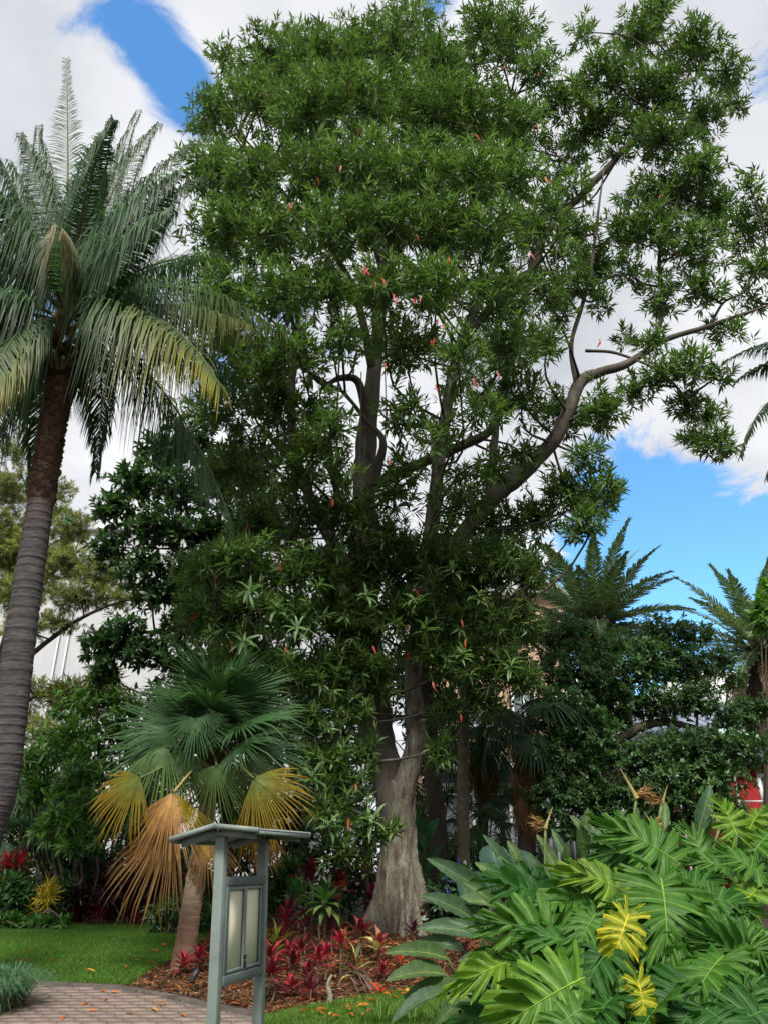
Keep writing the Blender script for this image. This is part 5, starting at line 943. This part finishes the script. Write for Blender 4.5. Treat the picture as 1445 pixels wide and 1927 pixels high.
def cordyline(base, head, L, n, cols, label, group=None, me=None, name='cordyline', cat='plant', heads=1, spread=(15, 95), stemcol=(.13, .10, .07), sr=.011):
    o = thing(name, label, cat, base, group); head = np.asarray(head)
    mb = MB(); V, F = tube(spline([np.asarray(base) - [0, 0, .03], (np.asarray(base) + head) / 2 + rng.normal(0, .02, 3), head], 8), np.linspace(sr * 1.3, sr, 8), 6); mb.add(V, F, stemcol); mb.build('stem', M['col'], o, smooth=True)
    for j in range(n):
        f = j / n; el = R(90 - spread[0] - (spread[1] - spread[0]) * f + rng.normal(0, 7)); a = j * 2.4 + rng.normal(0, .2); u = np.array([math.cos(a), math.sin(a), 0]); d = u * math.cos(el) + np.array([0, 0, math.sin(el)])
        up = -u * math.sin(el) + np.array([0, 0, math.cos(el)]) + 1e-3; c = np.array(cols[rng.integers(len(cols))]) * rng.uniform(.7, 1.25)
        y = nrm(cross(up, d)); z = cross(d, y); l = L * rng.uniform(.75, 1.1); inst('leaf', me or cleaf, d * l, y * l, z * l, head - [0, 0, .35 * L * f], o, color=c)
    return o
def cord(hx, hy, bx, by, L, n, cols, label, group=None, me=None, **kw):
    g = GP(bx, by); return cordyline(g, P(hx, hy, g[1]), L, n, cols, label, group, me, **kw)
BED = 'red cordylines scattered over the mulch bed'
cord(508, 1800, 502, 1878, .24, 16, [PINK, DMAR, MAR, PINK], 'tall cordyline with hot pink centre beside the noticeboard post')
cord(512, 1832, 508, 1890, .24, 14, [DMAR, MAR, PINK, DMAR], 'dark cordyline with pink lower leaves beside the noticeboard post')
for hx, hy, bx, by, L, cs_ in [(544, 1788, 545, 1830, .17, [REDc, PINK]), (567, 1786, 568, 1835, .20, [REDc, MAR, PINK]), (553, 1812, 552, 1868, .20, [REDc, MAR, DMAR]), (599, 1806, 598, 1862, .18, [REDc, PINK]), (613, 1796, 612, 1850, .17, [REDc, PINK]), (550, 1856, 550, 1880, .19, [REDc, PINK, MAR]), (722, 1826, 722, 1850, .17, [MAR, REDc])]:
    cord(hx, hy, bx, by, L, 15, cs_, 'red leaved cordyline rising from the wood chip mulch', BED)
cord(640, 1772, 641, 1842, .19, 18, [PINK, REDc], 'bright pink cordyline on a thin bare stem near the great trunk')
for hx, hy, bx, by in [(580, 1832, 580, 1862), (586, 1862, 586, 1885)]: cord(hx, hy, bx, by, .2, 13, [MAR, DMAR, REDc], 'dark maroon cordyline low in the mulch', 'dark maroon cordylines in the mulch')
cord(538, 1745, 540, 1790, .38, 16, [PINK, MAR, MAR], 'spiky upright crimson cordyline with narrow leaves', None, nleaf, spread=(2, 45))
cord(520, 1775, 522, 1815, .30, 14, [YGc, (.2, .26, .04)], 'lime green narrow leaved cordyline', None, nleaf, spread=(5, 80))
cord(678, 1752, 680, 1800, .30, 14, [VAR, MAR, (.16, .05, .03), CRM, VAR], 'broad red and cream cordyline left of the buttress roots', None, wleaf)
cord(714, 1776, 712, 1815, .26, 12, [VAR, MAR, CRM, (.45, .16, .10)], 'cream edged red cordyline against the buttress roots', None, wleaf)
cord(648, 1765, 650, 1800, .22, 9, [YGc, CRM, GRc], 'yellow and green variegated cordyline')
cord(668, 1818, 670, 1850, .28, 14, [CRM, VAR, MAR, GRc], 'pink and cream striped narrow leaved plant in the mulch', None, nleaf)
cord(752, 1806, 752, 1825, .14, 12, [(.5, .06, .03), (.55, .12, .03)], 'small orange red plant in front of the buttress roots')
cord(716, 1866, 716, 1876, .15, 11, [(.55, .03, .02), (.45, .05, .02)], 'scarlet rosette lying on the edge of the mulch', None, spread=(50, 95))
cord(778, 1752, 778, 1775, .22, 14, [DMAR, (.07, .02, .05)], 'dark purple cordyline in front of the buttress roots')
cord(792, 1730, 790, 1760, .20, 12, [PINK, MAR], 'pink cordyline right of the buttress roots')
cord(870, 1790, 872, 1812, .2, 12, [DMAR, MAR], 'dark maroon cordyline under the paddle leaves')
cord(614, 1690, 610, 1798, .34, 30, [GRc, DG, (.12, .16, .05), GRc], 'tall green cordyline with pale stem left of the great trunk', None, cleaf, spread=(5, 130))
cord(586, 1650, 588, 1760, .40, 18, [DMAR, MAR, DMAR], 'tall dark burgundy cordyline behind the green one', None, cleaf)
cord(640, 1665, 642, 1760, .36, 16, [(.22, .03, .02), DMAR, (.3, .05, .02)], 'rusty red cordyline beside the great trunk', None, wleaf)
cord(692, 1632, 690, 1750, .34, 16, [VAR, GRc, CRM, MAR], 'red and cream cordyline against the shaded side of the trunk')
cord(700, 1690, 702, 1752, .32, 16, [DMAR, MAR], 'burgundy cordyline against the shaded side of the trunk')
cord(560, 1690, 562, 1765, .42, 15, [GRc, (.05, .15, .04), DG], 'broad leaved glossy green plant beyond the noticeboard', None, wleaf, spread=(5, 85))
cord(600, 1705, 602, 1772, .36, 14, [DG, GRc], 'dark green broad leaved plant under the tall green cordyline', None, wleaf)
cord(545, 1720, 546, 1785, .30, 16, [MAR, DMAR], 'maroon plant behind the lime green cordyline')
cord(575, 1745, 575, 1800, .26, 22, [DMAR, (.05, .02, .03)], 'fine dark purple grassy plant', None, nleaf, spread=(5, 110))
cord(625, 1750, 627, 1800, .26, 20, [DMAR, MAR], 'fine burgundy grassy plant under the green cordyline', None, nleaf, spread=(5, 110))
# around the fan palm foot
for hx, hy, bx, by in [(346, 1812, 348, 1836), (376, 1800, 376, 1832), (428, 1776, 428, 1818)]: cord(hx, hy, bx, by, .2, 16, [REDc, MAR, PINK], 'crimson cordyline at the foot of the fan palm', 'crimson cordylines at the fan palm foot')
cord(400, 1805, 398, 1832, .22, 12, [(.10, .06, .035), GRc, VAR], 'dull bronze green cordyline beside the fan palm foot')
# left border
cord(14, 1628, 12, 1742, .34, 20, [PINK, REDc, REDc], 'tall bright red cordyline above the round green bush'); cord(38, 1622, 36, 1742, .32, 18, [REDc, MAR, PINK], 'dark red cordyline next to the brightest red one')
cord(-4, 1668, -4, 1740, .32, 16, [REDc, MAR], 'red cordyline half hidden at the left of the round bush')
cord(163, 1694, 158, 1741, .28, 18, [REDc, MAR], 'red cordyline on a short stem at the back edge of the lawn')
for k in range(15):
    hx = 132 + k * 10.5 + rng.normal(0, 3); by = 1739 + rng.uniform(0, 5); cord(hx, by - rng.uniform(12, 28), hx, by, .23, 13, [MAR, REDc, DMAR, MAR], 'low maroon cordyline in the row along the back of the lawn', 'row of maroon cordylines behind the lawn')
for k in range(7): cord(205 + k * 14, 1704 + rng.uniform(-6, 6), 205 + k * 14, 1739, .24, 13, [MAR, DMAR], 'dark maroon cordyline in the second row behind the lawn', 'second row of cordylines behind the lawn')
# ---------------- shrubs
def shrub(name, label, px, Y, blobs, dens, k, L, Wd, ca, cb, T=LANCE, m='leaf', group=None, cat='shrub', stems=5, **kw):
    b = base_at(px, Y); o = thing(name, label, cat, b, group); bl = []
    for e in blobs:
        x, y, rx, ry = e[:4]; yy = Y + (e[4] if len(e) > 4 else 0); s = MPP(y, yy); bl.append((P(x, y, yy), (rx * s, (rx + ry) / 2 * s, ry * s), 1, rng.uniform(.85, 1.15)))
    for c, rad, _, _ in bl[:stems * 3]:
        mb = MB(); V, F = tube(spline([b + rng.normal(0, .06, 3) * [1, 1, 0] - [0, 0, .03], (b + c) / 2 + rng.normal(0, .1, 3), c], 8), np.linspace(.03, .012, 8), 6); mb.add(V, F, (.10, .085, .06)); mb.build('stem', M['col'], o, smooth=True)
    mb = MB(); ap = crown_mesh(mb, bl, dens * 2.0, k, L, Wd, ca, cb, T, **kw); mb.build('foliage', M[m], o, kind='stuff')
    return o
shrub('lance_leaf_shrub', 'tall shrub of bright lance shaped leaves left of the fan palm', 140, 15.6, [(120, 1390, 50, 40), (70, 1430, 50, 40), (150, 1450, 46, 36), (100, 1480, 46, 32), (170, 1510, 30, 26, -.4), (120, 1540, 46, 30, -.5), (180, 1570, 36, 24, -.6), (140, 1590, 40, 22, -.6), (60, 1500, 30, 30), (90, 1560, 36, 26, -.3)], 24, 10, .23, .06, (.045, .12, .025), (.13, .27, .05))
shrub('dense_shrub', 'dense mid green shrub below the dark broadleaf tree', 190, 17.5, [(180, 1310, 50, 36), (130, 1330, 40, 36), (230, 1330, 46, 40), (200, 1380, 60, 46), (140, 1400, 50, 40), (260, 1390, 50, 50), (200, 1450, 60, 46), (260, 1470, 50, 40), (150, 1470, 40, 40)], 24, 10, .16, .06, (.035, .10, .022), (.11, .23, .045), OVAL)
shrub('cane_palm_clump', 'golden stemmed cane palm clump beside the white wall', 150, 19, [(140, 1300, 40, 26), (190, 1280, 40, 26), (110, 1310, 26, 20), (220, 1310, 36, 26), (170, 1330, 36, 26)], 26, 10, .34, .03, (.05, .10, .015), (.24, .22, .035), LANCE, 'palm', cat='palm', tilt=(20, 90))
shrub('round_green_bush', 'round leafy green bush under the red cordylines', 32, 15.0, [(25, 1665, 36, 24), (50, 1685, 34, 26), (15, 1695, 36, 26), (40, 1712, 36, 20)], 55, 9, .16, .05, (.025, .075, .025), (.06, .15, .04))
shrub('yellow_croton', 'bright yellow narrow leaved croton at the back of the lawn', 82, 14.6, [(90, 1665, 15, 12), (80, 1685, 22, 14), (75, 1703, 24, 13), (92, 1695, 16, 14), (98, 1678, 12, 14)], 26, 11, .19, .03, (.34, .26, .02), (.60, .48, .05), LANCE, 'leafdull')
shrub('green_croton', 'narrow leaved green bush around the yellow croton', 100, 14.9, [(105, 1700, 22, 24), (70, 1722, 34, 13), (110, 1725, 22, 12), (118, 1670, 16, 20)], 55, 9, .18, .035, (.022, .06, .018), (.05, .12, .03))
shrub('ground_cover', 'low band of leafy green ground cover along the lawn edge', 60, 14.2, [(5, 1733, 26, 11), (35, 1735, 26, 10), (65, 1736, 26, 9), (95, 1736, 24, 9), (122, 1735, 18, 9), (-25, 1732, 30, 12)], 110, 8, .14, .05, (.03, .10, .02), (.08, .20, .035), stems=2)
shrub('bare_twig_shrub', 'thin twiggy shrub with a few yellow leaves behind the croton', 85, 15.8, [(70, 1625, 24, 16), (95, 1640, 20, 14)], 10, 5, .12, .03, (.16, .13, .02), (.30, .26, .05), stems=8)
shrub('maroon_leaf_shrub', 'tall dark maroon leaved shrub under the dying fan fronds', 260, 15.3, [(140, 1690, 30, 36), (210, 1660, 46, 40), (260, 1650, 46, 40), (300, 1640, 40, 36), (250, 1690, 50, 26), (190, 1700, 40, 24), (330, 1640, 30, 30)], 34, 9, .16, .05, (.014, .008, .009), (.075, .022, .03))
shrub('pointed_leaf_bush', 'bushy green plant at the lawn edge behind the fan palm trunk', 325, 13.6, [(300, 1712, 22, 16), (335, 1700, 26, 18), (320, 1728, 32, 18), (370, 1720, 26, 26), (395, 1735, 22, 26), (350, 1745, 26, 16)], 60, 10, .17, .042, (.03, .085, .02), (.12, .20, .06))
shrub('arrow_leaf_plant', 'dark glossy arrow leaved plant behind the maroon shrub', 310, 15.6, [(320, 1670, 26, 20), (345, 1655, 20, 20), (170, 1630, 20, 26)], 14, 6, .36, .18, (.015, .06, .025), (.03, .10, .04), OVAL, 'thick')
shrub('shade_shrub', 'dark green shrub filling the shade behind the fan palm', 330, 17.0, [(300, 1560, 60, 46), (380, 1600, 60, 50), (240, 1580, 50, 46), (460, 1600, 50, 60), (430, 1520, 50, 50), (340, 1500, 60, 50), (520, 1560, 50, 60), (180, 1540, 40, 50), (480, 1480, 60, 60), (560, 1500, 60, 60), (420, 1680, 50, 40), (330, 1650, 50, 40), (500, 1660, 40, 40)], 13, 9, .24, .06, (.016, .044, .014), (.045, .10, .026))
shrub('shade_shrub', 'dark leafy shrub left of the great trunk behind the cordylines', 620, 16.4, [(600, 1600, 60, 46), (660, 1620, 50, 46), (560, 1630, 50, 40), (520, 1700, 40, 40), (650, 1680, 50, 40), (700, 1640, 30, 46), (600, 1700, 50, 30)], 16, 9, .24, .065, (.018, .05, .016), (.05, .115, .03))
shrub('glossy_bush', 'mid green glossy bush beyond the noticeboard roof', 530, 14.6, [(520, 1650, 30, 26), (545, 1640, 26, 24), (510, 1690, 26, 26), (535, 1680, 26, 22)], 40, 9, .18, .06, (.025, .075, .02), (.055, .14, .035), OVAL)
shrub('blue_flowered_shrub', 'dark green shrub with blue flower spikes right of the great trunk', 850, 13.4, [(840, 1670, 36, 30), (880, 1660, 34, 26), (820, 1700, 30, 26), (870, 1700, 36, 30), (910, 1690, 30, 26)], 40, 9, .19, .07, (.018, .055, .022), (.04, .10, .035), OVAL)
bf = bpy.data.objects['blue_flowered_shrub']
for px, py in [(840, 1650), (863, 1628), (842, 1680), (867, 1700), (823, 1690), (895, 1652)]:
    c = P(px, py, 12.9); n = 36; pos = c + np.stack([rng.normal(0, .02, n), rng.normal(0, .02, n), np.linspace(-.09, .09, n)], -1); mb = MB(); leaves(mb, pos, rng.normal(0, 1, (n, 3)), np.tile([0, 0, 1.], (n, 1)), .035, .025, np.array([.09, .07, .42]) * rng.uniform(.7, 1.4, (n, 1)), DIAM); mb.build('flower_spike', M['leafdull'], bf)
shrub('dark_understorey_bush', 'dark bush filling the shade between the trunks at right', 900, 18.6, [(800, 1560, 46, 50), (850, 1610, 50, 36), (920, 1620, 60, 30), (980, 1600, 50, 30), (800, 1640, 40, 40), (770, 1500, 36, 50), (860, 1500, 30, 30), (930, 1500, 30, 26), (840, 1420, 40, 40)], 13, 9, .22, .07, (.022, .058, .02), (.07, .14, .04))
shrub('clipped_hedge', 'low sunlit hedge seen between the dark trunk and pale trunk', 850, 20.2, [(830, 1590, 40, 16), (880, 1590, 40, 16), (780, 1592, 40, 16), (930, 1592, 40, 16)], 60, 8, .10, .05, (.08, .17, .02), (.2, .32, .04), OVAL)
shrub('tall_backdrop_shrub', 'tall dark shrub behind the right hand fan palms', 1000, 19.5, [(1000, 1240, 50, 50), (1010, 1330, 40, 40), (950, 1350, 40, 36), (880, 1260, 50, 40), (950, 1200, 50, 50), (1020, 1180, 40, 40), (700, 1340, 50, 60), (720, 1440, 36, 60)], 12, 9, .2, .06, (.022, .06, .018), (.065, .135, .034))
shrub('pale_leaf_sapling', 'bright yellow green sapling against the date palm', 1440, 19, [(1440, 1140, 26, 26), (1430, 1165, 20, 24), (1450, 1100, 16, 18)], 26, 8, .22, .12, (.08, .20, .03), (.16, .32, .05), OVAL)
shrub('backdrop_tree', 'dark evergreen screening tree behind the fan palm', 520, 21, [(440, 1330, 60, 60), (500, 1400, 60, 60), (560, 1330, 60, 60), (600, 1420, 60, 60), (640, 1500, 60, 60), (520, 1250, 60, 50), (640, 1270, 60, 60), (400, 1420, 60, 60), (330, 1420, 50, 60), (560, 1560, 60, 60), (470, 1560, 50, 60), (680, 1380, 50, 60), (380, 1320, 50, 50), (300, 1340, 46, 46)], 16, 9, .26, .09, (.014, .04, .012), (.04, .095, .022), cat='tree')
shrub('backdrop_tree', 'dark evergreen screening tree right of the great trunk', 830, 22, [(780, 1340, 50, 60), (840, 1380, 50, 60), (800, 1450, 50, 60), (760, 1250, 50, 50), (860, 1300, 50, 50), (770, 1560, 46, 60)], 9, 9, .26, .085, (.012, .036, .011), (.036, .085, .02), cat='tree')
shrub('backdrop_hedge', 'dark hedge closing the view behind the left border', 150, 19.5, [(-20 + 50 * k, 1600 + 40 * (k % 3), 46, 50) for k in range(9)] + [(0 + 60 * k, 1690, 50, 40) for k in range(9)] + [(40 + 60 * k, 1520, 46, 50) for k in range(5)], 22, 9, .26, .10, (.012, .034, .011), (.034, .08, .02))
# banana-like and elephant-ear leaves
def big_leaf_plant(name, label, px, Y, specs, tint):
    b = base_at(px, Y); o = thing(name, label, 'plant', b)
    for t, bb, wk in specs:
        T_, B_ = P(*t, Y - .2), P(*bb, Y); x = T_ - B_; L = np.linalg.norm(x); x = nrm(x); z = np.array([0, -.8, .6]); z = nrm(z - x * np.dot(x, z)); y = cross(z, x)
        l_ = inst('leaf', SM[rng.integers(4)], x, y, z, B_, o, (L, L * wk, L), color=np.array(tint) * rng.uniform(.8, 1.2)); mb = MB(); V, F = tube(spline([b, (b + B_) / 2, B_], 6), .02, 6); mb.add(V, F, (.04, .08, .03)); child_world('petiole', mb, M['col'], l_)
big_leaf_plant('elephant_ear_plant', 'dark blue green elephant ear leaves behind the paddle leaf plant', 920, 10.5, [((935, 1660), (925, 1590), 2.6), ((985, 1650), (975, 1600), 2.6), ((905, 1700), (900, 1640), 2.4), ((870, 1690), (885, 1640), 2.2)], (.38, .62, .75))
big_leaf_plant('wild_banana', 'broad dark banana leaf behind the great trunk', 800, 15.5, [((822, 1540), (795, 1590), 1.5), ((800, 1600), (790, 1540), 1.4), ((775, 1520), (790, 1600), 1.2), ((830, 1590), (800, 1640), 1.3)], (.5, .9, .6))
# ---------------- grass tussock at left
g = GP(-22, 1900); o = thing('grass_tussock', 'blue green grass tussock beside the brick path', 'grass tussock', g)
def tuft(parent, c, n, L, w, ca, cb, sp=.9, nm='blades', r=.16):
    a = rng.uniform(0, 6.28, n); rr = r * np.sqrt(rng.random(n)); pos = np.asarray(c) + np.stack([np.cos(a) * rr, np.sin(a) * rr, np.zeros(n)], -1); t = rng.uniform(.15, sp, n); l = L * rng.uniform(.6, 1.15, n); u = np.stack([np.cos(a), np.sin(a), np.zeros(n)], -1); mb = MB()
    up = np.array([0, 0, 1.]); p1 = pos + (u * t[:, None] * .35 + up * .42) * l[:, None]; p2 = pos + (u * t[:, None] * .8 + up * (.74 - .22 * t[:, None])) * l[:, None]; p3 = pos + (u * t[:, None] * 1.15 + up * (.85 - .6 * t[:, None])) * l[:, None]
    s = np.stack([-np.sin(a), np.cos(a), np.zeros(n)], -1) * w; V = np.stack([pos - s, pos + s, p1 - s, p1 + s, p2 - s * .7, p2 + s * .7, p3], 1).reshape(-1, 3); i = np.arange(n)[:, None] * 7
    mb.add(V, (np.concatenate([i + np.array([0, 1, 3, 2]), i + np.array([2, 3, 5, 4])]), i + np.array([4, 5, 6])), np.repeat(lerp(ca, cb, rng.random(n)), 7, 0)); return mb.build(nm, M['grass'], parent, kind='stuff')
for dx, dy in [(-.05, 0), (.12, .1), (-.3, .1), (-.15, -.15), (.08, -.12)]: tuft(o, g + np.array([dx, dy, 0]), 520, .50, .0045, (.04, .11, .06), (.16, .28, .17))
tuft(o, g + np.array([.05, -.1, 0]), 160, .24, .004, (.20, .15, .08), (.34, .27, .15), 1.3, 'dry_blades')
for px, py in [(835, 1935), (770, 1930), (720, 1932), (880, 1938)]:
    g = GP(px, py); o = thing('grass_tuft', 'long grass tuft on the front lawn below the paddle leaves', 'grass tuft', g, 'long grass tufts on the front lawn'); tuft(o, g, 90, .30, .004, (.06, .15, .025), (.16, .28, .06), r=.10)
# ---------------- fallen palm leaf strips and sticks on the mulch
g = GP(690, 1850); o = thing('fallen_palm_leaf', 'dry grey palm leaf strips fallen across the mulch', 'dead leaf', g)
for k in range(16):
    a_ = GP(640 + rng.uniform(0, 40), 1826 + rng.uniform(0, 20)); b_ = GP(680 + rng.uniform(-20, 35), 1866 + rng.uniform(-8, 10)); m = (a_ + b_) / 2 + [0, 0, rng.uniform(.03, .12)]
    mb = MB(); V, F = tube(spline([a_ + [0, 0, .03], m, b_ + [0, 0, .03]], 7), .005, 4); mb.add(V, F, np.array([.25, .17, .13]) * rng.uniform(.6, 1.3)); mb.build('leaf_strip', M['dry'], o)
g = GP(618, 1893); o = thing('grey_stump_root', 'small weathered grey root standing at the mulch edge', 'root', g); mb = MB(); V, F = tube(spline([g - [0, 0, .03], g + [.02, 0, .08], g + [-.01, 0, .18], g + [.03, 0, .27]], 14), np.linspace(.035, .012, 14), 7, wob=.12); mb.add(V, F, (.25, .22, .18)); mb.build('root', M['palmbark'], o, smooth=True)
g = GP(364, 1865); o = thing('garden_spotlight', 'small black garden spotlight staked in the mulch', 'spotlight', g)
mb = MB(); V, F = tube(np.array([g - [0, 0, .05], g + [0, 0, .10]]), .008, 8); mb.add(V, F); mb.build('stake', M['black'], o); mb = MB(); V, F = tube(np.array([g + [-.02, -.02, .08], g + [-.01, 0, .12], g + [.02, .03, .18], g + [.024, .036, .185]]), [.022, .032, .036, .03], 12); mb.add(V, F); mb.build('lamp_head', M['black'], o)
# ---------------- pale garden parasol near the red pavilion
b = base_at(1425, 22.5); o = thing('parasol', 'pale aqua garden parasol in front of the blue roofed hall', 'parasol', b); tp = P(1428, 1366, 22.5); ed = P(1428, 1384, 22.5)[2]
mb = MB(); V, F = tube(np.array([b, [b[0], b[1], tp[2]]]), .03, 8); mb.add(V, F); mb.build('pole', M['wpaint'], o)
a = np.linspace(0, 2 * math.pi, 8, endpoint=False); V = np.concatenate([[[b[0], b[1], tp[2]]], np.stack([b[0] + np.cos(a) * .8, b[1] + np.sin(a) * .8, np.full(8, ed)], -1), np.stack([b[0] + np.cos(a) * .8, b[1] + np.sin(a) * .8, np.full(8, ed - .1)], -1)])
mb = MB(); mb.add(V, (np.array([[0, 1 + k, 1 + (k + 1) % 8] for k in range(8)]), np.array([[1 + k, 9 + k, 9 + (k + 1) % 8, 1 + (k + 1) % 8] for k in range(8)]))); mb.build('canopy', M['pale'], o)
